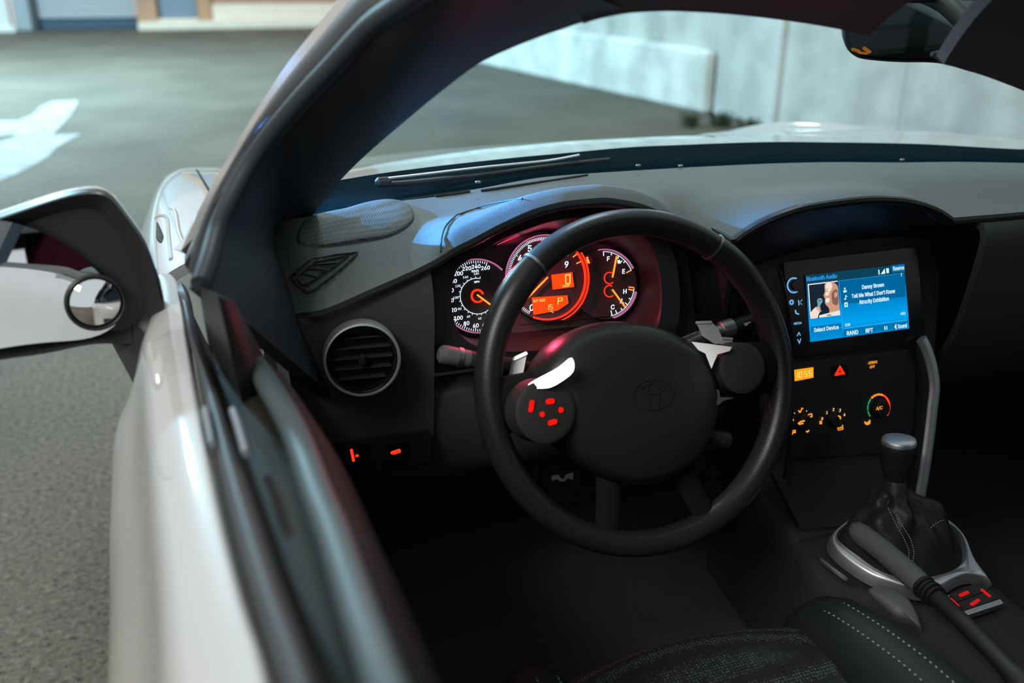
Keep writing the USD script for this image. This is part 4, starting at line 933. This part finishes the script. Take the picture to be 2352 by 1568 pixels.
cs = Thing('cruise_stalk', 'short black cruise control stalk below the right spoke with small lettering', 'stalk')
CSF = WH.at(.004)
a, b = CSF.w([CSF.l(1612, 1000)])[0], CSF.w([CSF.l(1676, 1012)])[0]
cs.part('grip', tube(curve([a, .5*(a+b), b], 12), [.007]+[.0092]*10+[.006], 14), 'satin_black')
cs.part('arm', tube([WH.w([(.03, -.05, -.02)])[0], a], .006, 10), 'satin_black')
sd = (b-a)/np.linalg.norm(b-a); TF = Frame(.5*(a+b)+WH.z*.0094, x=sd, y=WH.y)
for k, (s, p) in enumerate([('CRUISE', (1642, 1003)), ('ON', (1660, 1014))]): cs.part('lettering', text(TF, s, .0026, TF.l(*p)), 'dull_silver')
cs.build()

# ================================================================== middle stack
SC = Frame((0, .128, .744), .326)
stk = Thing('centre_stack', 'dark centre stack of the dashboard around screen and climate dials', 'console')
so_ = outline(SC, [(1702, 590), (1780, 548), (1880, 522), (1990, 512), (2080, 520), (2140, 545), (2160, 640), (2150, 780), (2142, 960), (2120, 1090), (2090, 1190), (1850, 1210), (1775, 1060), (1765, 800), (1715, 650)])
stk.part('panel', plate(so_.buffer(.004, 4), .012, SC, -.018), 'black_plastic')
hl2 = [on(a, b+10, 'y', y+.004) for a, b, y in FRONT[16:25]]; hb2 = [SC.w([(p[0]*.93+.003, SC.l(*pix(p))[1]*0+.062+.018*(1-((p[0]-.03)/.17)**2), -.006)])[0] for p in hl2]
stk.part('hood_lining', thick(face_to(loft([hl2, hb2], 40, 6), (0, -.5, .8)), .004), 'satin_black')
bar = [SC.at(.010).w(SC.at(.010).l(a, b))[0] for a, b in [(2116, 778), (2127, 800), (2141, 846), (2146, 880), (2141, 940), (2133, 1010), (2123, 1080), (2112, 1143), (2106, 1180)]]
stk.part('side_trim', tube(curve(bar, 50), .0052, 12, ry=.008, up=SC.z), 'pale_silver', label='tall silver trim at the right edge of the stack')
bar = [SC.at(.010).w(SC.at(.010).l(a, b))[0] for a, b in [(1790, 620), (1806, 690), (1816, 760), (1818, 840), (1815, 1000), (1800, 1100)]]
stk.part('side_trim', tube(curve(bar, 40), .0022, 10), 'gloss_black', label='thin dark trim at the left edge of the stack')
stk.build()

# touch screen unit
SF_ = SC.at(.002)
cor = [SF_.l(*p) for p in [(1850, 632), (2077, 606), (2088, 754), (1861, 785)]]
def sq(s, t): return (cor[0]*(1-s)+cor[1]*s)*(1-t)+(cor[3]*(1-s)+cor[2]*s)*t
def spoly(pts): return Polygon([sq(*p) for p in pts])
def sbox(s0, t0, s1, t1): return spoly([(s0, t0), (s1, t0), (s1, t1), (s0, t1)])
sw, shh = np.linalg.norm(cor[1]-cor[0]), np.linalg.norm(cor[3]-cor[0])
to = Thing('touch_screen', 'lit blue touch screen showing a music player in the centre stack', 'screen')
fo = outline(SC, [(1803, 606), (2104, 571), (2122, 785), (1826, 815)]).buffer(.002)
to.part('bezel', plate(fo, .014, SC, -.014), 'gloss_black')
zt = [SF_.w(sq(.5, t))[0] for t in (0, 1)]
MAT['screen_blue'] = usdkit.material(stage, '/World/Looks/screen_blue', {'g': ('geometry', {}), 's': ('separate_xyz', {}), 'mr': ('map_range', {'from_min': float(zt[0][2]), 'from_max': float(zt[1][2])}),
    'r': ('rgb_ramp', {'ramp': [(0, (.003, .035, .085)), (.25, (.002, .10, .25)), (.55, (.0, .26, .66)), (.8, (.0, .37, .88)), (.9, (.0, .24, .60)), (1, (.0, .30, .72))]}), 'e': ('emission', {'strength': 1.0})},
    [('g.position', 's.vector'), ('s.z', 'mr.value'), ('mr.result', 'r.fac'), ('r.color', 'e.color')], surface='e.emission')
emitter('screen_dark', (.004, .055, .10), 1.); emitter('screen_mid', (.0, .13, .34), 1.); emitter('screen_button', (.0, .17, .42), 1.); emitter('screen_line', (.05, .42, .85), 1.); emitter('screen_title', (.03, .33, .85), 1.); emitter('screen_text', (.66, .90, 1.), 1.05)
emitter('photo_dark', (.010, .018, .035), 1.); emitter('photo_skin', (.62, .33, .22), 1.); emitter('photo_light', (.90, .74, .66), 1.); emitter('photo_mic', (.16, .36, .42), 1.); emitter('photo_white', (.82, .80, .76), 1.); emitter('photo_shade', (.25, .12, .09), 1.)
dz = .0003
d0 = to.part('display', plate(sbox(0, 0, 1, 1), dz, SF_, 0), 'screen_blue')
S1 = SF_.at(.0004); S2 = SF_.at(.0007); S3 = SF_.at(.0011)
to.part('title_bar', plate(sbox(.0, .0, .86, .125), dz, S1), 'screen_dark', under=d0)
to.part('title_text', text(S2, 'Bluetooth Audio', .0050, sq(.152, .060), bold=True, width=sw*.30), 'screen_title', under=d0)
to.part('panel', plate(sbox(.33, .145, .985, .50), dz, S1), 'screen_mid', under=d0, label='darker upper part of the player panel')
to.part('line', plate(shapely.union_all([LineString([sq(.32, .14), sq(.98, .14)]).buffer(.0002), LineString([sq(.32, .14), sq(.325, .92)]).buffer(.0002), LineString([sq(.02, .845), sq(.31, .845)]).buffer(.0002)]), dz, S2), 'screen_line', under=d0)
to.part('button', plate(sbox(.865, .0, .998, .11), dz, S1), 'screen_button', under=d0)
for s0, s1 in ((.325, .50), (.505, .66), (.665, .82), (.825, .985)): to.part('button', plate(sbox(s0, .885, s1, .985), dz, S1), 'screen_button', under=d0)
to.part('button', plate(sbox(.01, .775, .31, .87), dz, S1), 'screen_button', under=d0)
for s_, p, h, wd in [('Source', (.93, .052), .0048, .115), ('Danny Brown', (.655, .285), .0050, .225), ("Tell Me What I Don't Know", (.655, .395), .0050, .445), ('Atrocity Exhibition', (.655, .505), .0050, .305), ('-0:11', (.94, .755), .0032, .055), ('2:20', (.372, .815), .0032, .05), ('RAND', (.415, .945), .0052, .115), ('RPT', (.585, .945), .0052, .075), ('Sound', (.925, .945), .0050, .095), ('Select Device', (.160, .83), .0050, .245), ('1', (.955, .155), .004, .010)]:
    to.part('screen_text', text(S2, s_, h, sq(*p), bold=True, width=sw*wd), 'screen_text', under=d0)
to.part('progress_line', plate(LineString([sq(.345, .862), sq(.975, .862)]).buffer(.0004), dz, S2), 'screen_line', under=d0)
sic = shapely.union_all([Polygon([sq(.745, .115), sq(.79, .115), sq(.79, .035)]), LineString([sq(.728, .11), sq(.728, .05)]).buffer(.0008), sbox(.805, .035, .83, .11)])
to.part('status_icons', plate(sic, dz, S2), 'screen_text', under=d0)
to.part('artist_icon', plate(shapely.union_all([disc(sq(.372, .265), .0012), sbox(.357, .29, .387, .325)]), dz, S2), 'screen_text', under=d0)
to.part('song_icon', plate(shapely.union_all([disc(sq(.367, .425), .0011), LineString([sq(.375, .425), sq(.375, .37), sq(.388, .39)]).buffer(.0004)]), dz, S2), 'screen_text', under=d0)
to.part('album_icon', plate(sbox(.357, .475, .389, .545).difference(sbox(.366, .495, .381, .525)), dz, S2), 'screen_text', under=d0)
to.part('pause_icon', plate(shapely.union_all([sbox(.742, .915, .750, .972), sbox(.762, .915, .770, .972)]), dz, S2), 'screen_text', under=d0)
to.part('speaker_icon', plate(Polygon([sq(.845, .945), sq(.865, .90), sq(.865, .99)]), dz, S2), 'screen_text', under=d0)
ph = to.part('photo', plate(sbox(.012, .135, .305, .655), dz, S1), 'photo_dark', under=d0, label='picture of a singer with a microphone')
def pp(pts, z, mat, sm=0):
    q = np.array([sq(.012+.293*u, .135+.52*v) for u, v in pts]); q = curve(q, sm, closed=True) if sm else q
    to.part('picture_shape', plate(Polygon(q).buffer(0).intersection(sbox(.012, .135, .305, .655)), dz, z), mat, under=d0)
pp([(.0, .0), (.0, .03), (1, .03), (1, .0)], S2, 'photo_white'); pp([(0, 0), (.03, 0), (.03, .9), (0, .9)], S2, 'photo_white')
pp([(.60, .02), (.72, -.02), (.86, .04), (.98, .14), (1.0, .30), (1, .98), (.62, 1.0), (.66, .84), (.62, .72), (.56, .66), (.53, .56), (.54, .46), (.50, .40), (.54, .30), (.55, .14)], S2, 'photo_skin', 70)
pp([(.62, .04), (.72, .01), (.80, .08), (.78, .20), (.70, .30), (.60, .40), (.56, .38), (.58, .28), (.58, .12)], S3, 'photo_light', 50)
pp([(.56, .48), (.62, .46), (.68, .50), (.66, .57), (.58, .60)], S3, 'photo_white', 30)
pp([(.80, .30), (.92, .24), (.98, .45), (.90, .70), (.80, .66), (.76, .48)], S3, 'photo_shade', 40)
pp([(.28, .48), (.36, .44), (.44, .48), (.44, .56), (.38, .62), (.32, .84), (.22, .84), (.28, .62)], S2, 'photo_mic', 50)
pp([(.02, .84), (.14, .72), (.24, .68), (.32, .74), (.34, .82), (.28, .90), (.24, 1.0), (.0, 1.0)], S3, 'photo_light', 50)
pp([(.57, .27), (.63, .25), (.66, .28), (.60, .30)], S3, 'photo_shade'); pp([(.56, .21), (.66, .18), (.67, .20), (.57, .23)], S3, 'photo_shade')
pp([(.86, .34), (.93, .33), (.94, .44), (.88, .48)], SF_.at(.0015), 'photo_skin', 20)
pp([(.30, .50), (.42, .50), (.42, .515), (.30, .515)], S3, 'photo_dark')
for k_ in range(3): pp([(.20+.04*k_, .70+.05*k_), (.33+.02*k_, .67+.06*k_), (.34+.02*k_, .70+.06*k_), (.21+.04*k_, .74+.05*k_)], SF_.at(.0015), 'photo_skin')
pp([(.30, .93), (1.0, .86), (1.0, 1.0), (.30, 1.0)], S3, 'photo_white')
to.part('screen_text', text(SF_.at(.0015), 'SOUL.', .0018, sq(.195, .634), bold=True), 'photo_dark', under=d0)
# side keys
KF_ = SC.at(.0006)
kc = KF_.l(1823, 655)
to.part('knob_light', plate(dial_arc(kc, .0092, 62, 300, 40).buffer(.0009), .0005, KF_), 'key_blue', label='lit crescent about the volume knob')
to.part('volume_knob', lathe([(.0001, .008), (.0072, .008), (.0078, .0072), (.0080, 0)], Frame(KF_.w(kc)[0], x=SC.x, y=SC.y), 32), 'gloss_black')
g1 = KF_.l(1818, 694); gear = shapely.union_all([disc(g1, .0028)]+[affinity.rotate(shapely.box(g1[0]-.0006, g1[1]-.0037, g1[0]+.0006, g1[1]+.0037), 45*k, origin=tuple(g1)) for k in range(4)]).difference(disc(g1, .0014))
to.part('key_symbol', plate(gear, .0004, KF_), 'key_blue')
to.part('key_symbol', plate(shapely.union_all([stroke(KF_, [(1834, 690), (1835, 700)], .0014), stroke(KF_, [(1838, 693), (1842, 688)], .0008), stroke(KF_, [(1838, 696), (1842, 699)], .0008)]), .0004, KF_), 'key_blue')
to.part('key_symbol', plate(stroke(KF_, [(1827, 713), (1828, 719), (1834, 721)], .0019), .0004, KF_), 'key_blue')
to.part('key_text', text(KF_, 'MEDIA', .0028, KF_.l(1832, 742), bold=True, width=.0115), 'key_blue')
to.part('key_symbol', plate(stroke(KF_, [(1831, 771), (1835, 763), (1838, 770)], .0011), .0004, KF_), 'key_blue')
to.part('key_symbol', plate(stroke(KF_, [(1832, 779), (1836, 788), (1839, 778)], .0011), .0004, KF_), 'key_blue')
to.build()

# clock, hazard button and climate dials
cl = Thing('climate_panel', 'dark climate control panel with amber clock, red hazard triangle and lit dials', 'control panel')
PF_ = SC.at(-.004)
po = outline(PF_, [(1812, 838), (2098, 805), (2088, 1030), (1800, 1050)]).buffer(.003)
cl.part('panel', plate(po, .008, PF_, -.006), 'satin_black')
P1 = PF_.at(.0030)
ck = cl.part('clock', plate(outline(P1, [(1825, 850), (1867, 844), (1867, 866), (1826, 874)]).buffer(.0006), .0006, P1), 'clock_amber', label='amber clock reading 10:55')
P2 = P1.at(.0008)
cl.part('clock_digits', put(P2, shapely.union_all([affinity.translate(digits('10', .0068, .0036, .0010, .0058), -.0055), affinity.translate(digits('55', .0068, .0036, .0010, .0064), .0068)]), P2.l(1845, 859)), 'clock_digit', under=ck)
hp = [P1.l(*p) for p in [(1929, 841), (1918, 861), (1939, 858)]]
tri = Polygon(hp).buffer(.0010); inn = affinity.scale(Polygon(hp), .42, .42)
cl.part('hazard_button', plate(rr(*P1.l(1929, 853), .024, .017, .003), .0024, PF_, .0005), 'gloss_black')
cl.part('hazard_symbol', plate(tri.difference(inn), .0005, P1), 'hazard_red')
cl.part('hazard_symbol', plate(affinity.scale(Polygon(hp), .20, .20), .0004, P1), 'hazard_red')
for s_, p, wd in [('AIRBAG', (2004, 832), .0145), ('OFF', (2003, 842), .0085)]: cl.part('airbag_text', text(P1, s_, .0034, P1.l(*p), bold=True, width=wd, slant=.2), 'amber')
cl.part('airbag_caption', text(P1, 'PASSENGER', .0020, P1.l(2011, 822), width=.019), 'satin_black')
def knob(px, py, r):
    f = Frame(PF_.w(PF_.l(px, py))[0]+SC.z*.002, x=SC.x, y=SC.y)
    k = cl.part('dial_knob', lathe([(.0001, .007), (r*.56, .007), (r*.62, .0060), (r*.66, .002), (r*.70, .0015), (r*.72, -.001)], f, 40), 'satin_black')
    cl.part('grip_bar', cbox((r*.22, r*1.05, .003), .001, f, (0, 0, .0075)), 'satin_black', under=k); return k
k1, k2, k3 = knob(1843, 970, .0155), knob(1916, 962, .0155), knob(2019, 937, .0175)
def icon(shape, mat='amber', fr=None, nm='dial_symbol'): cl.part(nm, plate(shape, .0005, fr or P1), mat)
KT = PF_.at(.0112)
def man(px, py, s=1., back=True):
    return shapely.union_all([Point(*P1.l(px-2*s, py-5*s)).buffer(.0009*s), stroke(P1, [(px-3*s, py-3*s), (px-2.5*s, py+2.5*s), (px+3.5*s, py+1*s), (px+4.5*s, py+4.5*s)], .0014*s)])
icon(shapely.union_all([stroke(P1, [(1834, 943), (1838, 946), (1842, 937)], .0016), stroke(P1, [(1837, 945), (1836, 947)], .0012), stroke(P1, [(1842, 937), (1844, 938)], .0014)]))
icon(man(1819, 962, .75)); icon(shapely.union_all([stroke(P1, [(1818, 998), (1822, 992), (1826, 993), (1826, 988)], .0018), stroke(P1, [(1821, 989), (1824, 988)], .0012)]))
icon(shapely.union_all([stroke(P1, [(1857, 952), (1864, 950), (1865, 956), (1858, 959)], .0016), stroke(P1, [(1858, 957), (1858, 962)], .0012)]))
icon(Polygon([P1.l(*p) for p in [(1848, 983), (1860, 982), (1857, 991), (1853, 993)]]).buffer(.0003))
icon(shapely.union_all([stroke(KT, [(1834, 972), (1839, 968), (1847, 966)], .0022), stroke(KT, [(1836, 974), (1844, 972)], .0018)]), fr=KT)
for p in [(1824.5, 948.5), (1852.5, 943.5), (1814, 980), (1861.5, 971.5)]: icon(Point(*P1.l(*p)).buffer(.0007), 'amber_pale')
for s_, p in [('0', (1888, 961)), ('1', (1899, 947)), ('2', (1914, 940)), ('3', (1929, 942)), ('4', (1939, 952))]: cl.part('dial_numeral', text(P1, s_, .0036, P1.l(*p), bold=True, slant=.2), 'amber_pale')
icon(shapely.union_all([rr(*P1.l(1885, 970), .0036, .0044, .0005)]))
icon(stroke(KT, [(1926, 955), (1930, 957), (1930, 961)], .0020), fr=KT)
hd = rr(*P1.l(1930, 981), .0084, .0074, .0012)
icon(shapely.union_all([hd.difference(hd.buffer(-.0009))]+[stroke(P1, [(a, 977.5), (a+1, 984.5)], .0006) for a in (1926, 1929.5, 1933)]+[stroke(P1, [(1924, 983), (1936, 981.5)], .0006)]))
ac = P1.l(2018, 935.5); ar_ = .0172
for a0, a1, mt, wdt in [(214, 188, 'green', .0008), (184, 160, 'green', .0008), (157, 132, 'green', .0010)]: cl.part('temperature_arc', plate(dial_arc(ac, ar_, a0, a1, 14).buffer(wdt, cap_style=2), .0005, P1), mt, label='green segment')
for k in range(5): cl.part('temperature_arc', plate(dial_arc(ac, ar_, 127-13*k, 127-13*k-10.5, 8).buffer(.0013, cap_style=2), .0005, P1), 'amber', label='amber segment')
for a0, a1 in ((61, 12), (9, -42)): cl.part('temperature_arc', plate(dial_arc(ac, ar_, a0, a1, 20).buffer(.0013), .0005, P1), 'arc_red', label='red segment')
cl.part('ac_text', text(KT, 'A/C', .0042, KT.l(2019, 937), bold=True, slant=.2), 'amber')
icon(Polygon([P1.l(*p) for p in [(1986, 968), (1992, 971), (1998, 964), (1998, 972), (1992, 975.5), (1987, 973)]]).buffer(.0005))
cl.build()

# ================================================================== centre console
cn = Thing('centre_console', 'black centre console with silver gear surround between the seats', 'console')
CZ = Frame((0, -.06, .455), x=[1, 0, 0], y=[0, 1, .13])
def cpt(px, py, dz=0.): return CZ.at(dz).w(CZ.at(dz).l(px, py))[0]
cn.part('tunnel', thick(face_to(loft([[(-.115, .22, .30), (-.12, -.1, .27), (-.12, -.7, .27)], [(-.108, .20, .46), (-.112, -.1, .41), (-.112, -.7, .40)], [(-.085, .19, .488), (-.092, -.1, .438), (-.095, -.7, .43)], [(.085, .19, .488), (.092, -.1, .438), (.095, -.7, .43)], [(.108, .20, .46), (.112, -.1, .41), (.112, -.7, .40)], [(.115, .22, .30), (.12, -.1, .27), (.12, -.7, .27)]], 20, 30), (0, -.2, 2)), .01), 'black_plastic')
osr = outline(CZ, [(1902, 1250), (1925, 1215), (1975, 1180), (2045, 1163), (2108, 1165), (2170, 1192), (2224, 1256), (2257, 1312), (2280, 1340), (2258, 1334), (2163, 1359), (2110, 1368), (2056, 1352), (2007, 1336), (1953, 1304)], 90)
isr = outline(CZ.at(.010), [(1922, 1240), (1950, 1205), (2000, 1182), (2060, 1176), (2120, 1185), (2165, 1200), (2197, 1222), (2215, 1256), (2214, 1285), (2188, 1313), (2134, 1330), (2080, 1334), (2018, 1316), (1970, 1283)], 90)
oo = np.array([osr.exterior.interpolate(k, normalized=True).coords[0] for k in np.linspace(0, 1, 120, endpoint=False)]); ii = np.array([isr.exterior.interpolate(k, normalized=True).coords[0] for k in np.linspace(0, 1, 120, endpoint=False)])
# start both outlines at the same bearing
def start(o): 
    c = ii.mean(0); a = np.arctan2(o[:, 1]-c[1], o[:, 0]-c[0]); o = o if np.sum(np.diff(np.unwrap(a))) > 0 else o[::-1]; a = np.arctan2(o[:, 1]-c[1], o[:, 0]-c[0]); return np.roll(o, -int(np.argmin(np.abs(a))), 0)
oo, ii = start(oo), start(ii)
hh = lambda o, z: CZ.w(np.hstack([o, np.full((120, 1), z)]))
cn.part('gear_surround', rings([hh(oo*1.01-.01*ii, -.008), hh(oo, -.002), hh(.78*oo+.22*ii, .0065), hh(.60*oo+.40*ii, .0095), hh(.42*oo+.58*ii, .0085), hh(.30*oo+.70*ii, .0075), hh(.16*oo+.84*ii, .0125), hh(.06*oo+.94*ii, .0145), hh(ii, .013), hh(ii*.98+.02*ii.mean(0), .000)]), 'cap_silver', smooth=50, label='silver surround of the gear lever')
cn.part('surround_floor', plate(Polygon(ii).buffer(.002), .003, CZ, -.003), 'satin_black')
# seat heater keys
kp = [(2177, 1368), (2253, 1335), (2297, 1379), (2210, 1409)]
kq = [CZ.at(.004).l(*p) for p in kp]
CK = CZ.at(.004)
kb = cn.part('key_block', plate(Polygon(kq).buffer(.001), .010, CK, -.011), 'dull_silver', label='block of four lit keys behind the gear surround')
def kk(u, v): return (kq[0]*(1-u)+kq[1]*u)*(1-v)+(kq[3]*(1-u)+kq[2]*u)*v
for i, (u0, u1) in enumerate([(.03, .49), (.51, .97)]):
    for j, (v0, v1) in enumerate([(.05, .48), (.52, .95)]):
        cn.part('key', plate(Polygon([kk(u0, v0), kk(u1, v0), kk(u1, v1), kk(u0, v1)]), .003, CK, 0), 'black_plastic', under=kb)
CKb = CK.at(.0032)
for p, q in [((2206, 1367), (2222, 1360)), ((2256, 1355), (2272, 1368)), ((2184, 1376), (2199, 1390)), ((2232, 1388), (2247, 1378))]: cn.part('key_light', plate(stroke(CKb, [p, q], .0044), .0005, CKb), 'glow_deep_red', under=kb, label='red lit key symbol')
cn.part('end_lip', plate(outline(CK, [(2212, 1406), (2296, 1378), (2304, 1388), (2219, 1416)]), .008, CK, -.006), 'satin_silver', label='silver lip behind the keys')
cn.part('knee_edge', tube(curve([cpt(1880, 1281, .012), cpt(1912, 1307, .014), cpt(1946, 1333, .012)], 14), [.002]+[.0032]*12+[.002], 8), 'dull_silver')
kc_ = cpt(2052, 1392, .004); kn_ = np.array([-.5, -.25, .83]); kn_ /= np.linalg.norm(kn_); kx = np.cross([0, 1, 0], kn_); KP = Frame(kc_, x=kx, y=np.cross(kn_, kx))
ko = np.array(outline(KP, [(1994, 1353), (2038, 1350), (2076, 1366), (2100, 1396), (2113, 1442), (2086, 1424), (2062, 1418), (2036, 1398)], 50).exterior.coords)[:-1]; kcn = ko.mean(0)
cn.part('side_pad', rings([KP.w(np.hstack([kcn+(ko-kcn)*s_, np.full((len(ko), 1), z_)])) for s_, z_ in ((1.02, -.012), (1., .0), (.85, .004), (.5, .006), (.2, .0065))], cap_last=True), 'grip_leather', smooth=True, label='leather pad along the console side')
cn.build()

# gear lever
gl_ = Thing('gear_lever', 'gear lever with silver capped knob and stitched leather boot', 'gear lever')
KB = on(2065, 1012, 'y', .0); top = KB
bc_ = CZ.w(ii.mean(0))[0]
ax = top-bc_; ax /= np.linalg.norm(ax); GFr = Frame(top, x=np.cross(ax, [0, -1, 0]) if False else [1, 0, 0], y=np.cross(ax, [1, 0, 0]))
if GFr.z @ ax < 0: GFr = Frame(top, x=[1, 0, 0], y=-np.cross(ax, [1, 0, 0]))
L = np.linalg.norm(top-bc_)
gl_.part('knob', lathe([(.0195, -.002), (.0215, -.006), (.0220, -.014), (.0200, -.030), (.0165, -.042), (.0140, -.050)], GFr, 40), 'leather', smooth=True)
gl_.part('knob_cap', lathe([(.0205, -.004), (.0205, .0), (.0190, .0030), (.0120, .0052), (.0001, .0060)], GFr, 40), 'cap_silver', smooth=True, label='silver cap of the knob')
gl_.part('collar', lathe([(.0120, -.050), (.0125, -.053), (.0125, -.064), (.0118, -.068)], GFr, 30), 'satin_silver', label='silver collar under the knob')
# boot: pleated from the collar down to the surround
nb, rowsb = 120, []
colr = .0125
for k, t in enumerate(np.linspace(0, 1, 26)):
    ring_ = []
    for j in range(nb):
        a = 2*math.pi*j/nb
        tgt = CZ.w(np.append(ii[j]*.985+ii.mean(0)*.015, .002))[0]
        src = GFr.w([(colr*math.cos(a), colr*math.sin(a), -.066)])[0]
        e = t**1.25; P = src*(1-e)+tgt*e; P = P+np.array([0, 0, 1])*(.030*math.sin(math.pi*min(t*1.02, 1))*t)
        w_ = .0042*math.sin(math.pi*t)*(math.sin(3*a+5*t)+.7*math.sin(5*a-7*t+1)+.5*math.sin(8*a+9*t)); d_ = tgt-GFr.w([(0, 0, -L)])[0]; d_[2] = 0; d_ /= np.linalg.norm(d_)+1e-9
        ring_.append(P+d_*w_+np.array([0, 0, w_*.6]))
    rowsb.append(np.array(ring_))
bt = gl_.part('boot', rings(rowsb), 'leather', smooth=True)
bm = rings(rowsb)
def stitches(path, n, ln=.0030, r=.0006):
    out = []; pts = curve(np.array(path, float), n*2)
    for k in range(n):
        a, b = onmesh(bm, *pts[2*k]), onmesh(bm, *pts[2*k+1])
        if a is not None and b is not None and np.linalg.norm(a-b) < .02: out.append(tube([a, a+(b-a)*.75], r, 6))
    return out
s1 = stitches([(2040, 1166), (2060, 1208), (2078, 1240), (2088, 1270), (2084, 1292)], 26)+stitches([(2058, 1182), (2076, 1212), (2092, 1240), (2099, 1268), (2094, 1294)], 24)+stitches([(2168, 1194), (2150, 1202), (2138, 1212)], 6)
if s1: gl_.part('stitching', cat(s1), 'thread', under=bt, kind='stuff')
gl_.build()

# handbrake
hbk = Thing('handbrake', 'handbrake lever with grey leather grip beside the gear surround', 'handbrake')
a, b = on(1962, 1212, 'x', -.062), on(2117, 1343, 'x', -.066)
d_ = (b-a)/np.linalg.norm(b-a)
hbk.part('grip', tube(curve([a, a+.1*(b-a), .5*(a+b)+np.array([0, 0, .002]), b], 24), np.interp(np.linspace(0, 1, 24), [0, .05, .12, .9, 1], [.008, .0115, .0130, .0135, .0125]), 18), 'grip_leather')
hbk.part('release_button', tube(curve([a+.01*(b-a), a-.005*d_, a-.010*d_], 8), [.006, .006, .006, .0058, .0056, .005, .004, .002], 12), 'silver', label='silver release button')
for k in range(4): hbk.part('bellows_ring', tube([b+d_*(.002+.006*k), b+d_*(.006+.006*k)], .0135-.0006*(k % 2), 16), 'rubber_dark')
e_ = b+d_*.024
hbk.part('lever', tube(curve([e_, e_+d_*.05+np.array([0, 0, -.004]), e_+d_*.13+np.array([0, -.02, -.02])], 14), [.0095]*10+[.012]*4, 14), 'rubber_dark')
hbk.build()

# ================================================================== seats
def seat(name, label, xc, bol=1):
    s = Thing(name, label, 'car seat')
    cush = loft([[(xc-.15, -.12, .42), (xc, -.105, .43), (xc+.15, -.12, .42)], [(xc-.15, -.135, .485), (xc, -.115, .492), (xc+.15, -.135, .485)], [(xc-.15, -.19, .498), (xc, -.18, .500), (xc+.15, -.19, .498)], [(xc-.15, -.40, .46), (xc, -.40, .455), (xc+.15, -.40, .46)], [(xc-.15, -.62, .42), (xc, -.62, .41), (xc+.15, -.62, .42)]], 30, 30)
    s.part('cushion', thick(face_to(cush, (xc, -.3, 2)), .05), 'seat_mesh', smooth=60)
    for sd_ in (-1, 1):
        path = [(xc+sd_*.165, -.115, .45), (xc+sd_*.172, -.16, .485), (xc+sd_*.180, -.28, .492), (xc+sd_*.185, -.45, .482), (xc+sd_*.185, -.64, .47)]
        p_ = curve(path, 30); bl = s.part('bolster', tube(p_, np.interp(np.linspace(0, 1, 30), [0, .08, .3, 1], [.030, .042, .050, .055]), 20), 'seat_leather')
        for off in (-.020, .002):
            o_ = p_+np.array([sd_*off*1.0, 0, 0]); rr2 = np.interp(np.linspace(0, 1, 30), [0, .08, .3, 1], [.030, .042, .050, .055])
            o_[:, 2] = p_[:, 2]+np.sqrt(np.maximum(rr2**2-off**2, 0))+.0003; st_ = []
            fine = curve(o_, 160)
            for k in range(8, 130, 2): st_.append(tube([fine[k], fine[k]+.62*(fine[k+1]-fine[k])], .0006, 5))
            s.part('stitching', cat(st_), 'thread', under=bl, kind='stuff')
    back = loft([[(xc-.21, -.60, .46), (xc-.10, -.64, .46), (xc+.10, -.64, .46), (xc+.21, -.60, .46)], [(xc-.22, -.66, .68), (xc-.1, -.72, .68), (xc+.1, -.72, .68), (xc+.22, -.66, .68)], [(xc-.17, -.80, .94), (xc-.08, -.83, .94), (xc+.08, -.83, .94), (xc+.17, -.80, .94)], [(xc-.10, -.86, 1.10), (xc-.05, -.87, 1.10), (xc+.05, -.87, 1.10), (xc+.10, -.86, 1.10)]], 30, 30)
    s.part('backrest', thick(face_to(back, (xc, .5, .8)), .09), 'seat_leather', smooth=60)
    s.part('seat_base', cbox((.40, .46, .14), .03, None, (xc, -.38, .34)), 'carpet')
    s.build()
seat('driver_seat', "driver's seat with woven dark cushion and double stitched bolster", -.36)
seat('passenger_seat', 'dark passenger seat beyond the gear surround with leather bolster', .36)

# ================================================================== rear view mirror
rm_ = Thing('rear_view_mirror', 'black rear view mirror hanging below the roof edge', 'mirror')
MC = on(1945, 104, 'y', .055); RFm = Frame(MC, x=[.97, -.22, 0], y=[0, -.30, 1])
rout = [(1939, 60), (1940, 90), (1948, 115), (1962, 129), (1990, 136), (2080, 142), (2180, 149), (2290, 156), (2320, 120), (2315, 60), (2290, 10), (2080, -5), (1960, 0), (1942, 20)]
po_ = np.array(outline(RFm, rout, 80).exterior.coords)[:-1]; pc = po_.mean(0)
rg_ = lambda s, z: RFm.w(np.hstack([pc+(po_-pc)*s, np.full((len(po_), 1), z)]))
rm_.part('housing', rings([rg_(.95, .001), rg_(.99, .002), rg_(1., -.004), rg_(.97, -.016), rg_(.80, -.030), rg_(.4, -.036)], cap_last=True), 'satin_black', smooth=True)
rm_.part('mirror_glass', plate(Polygon(po_).buffer(-.0045), .0012, RFm, -.0002), 'mirror_glass')
rm_.part('amber_glint', plate(shapely.union_all([stroke(RFm, [(1957, 112), (1972, 117)], .0030), stroke(RFm, [(1984, 110), (1996, 118)], .0034), stroke(RFm, [(1972, 120), (1990, 122)], .0020)]), .0006, RFm, .0012), 'amber_dim', label='faint amber glint painted at the corner of the mirror')  # glowing amber strokes painted in for a glint reflected by the mirror
rm_.part('stem', tube(curve([RFm.w([(*pc, -.03)])[0], RFm.w([(pc[0], pc[1]+.03, -.055)])[0], ws_pt(RFm.w([(*pc, 0)])[0][0], -.02)+np.array([0, -.01, -.01])], 12), .011, 12), 'satin_black')
rm_.build()
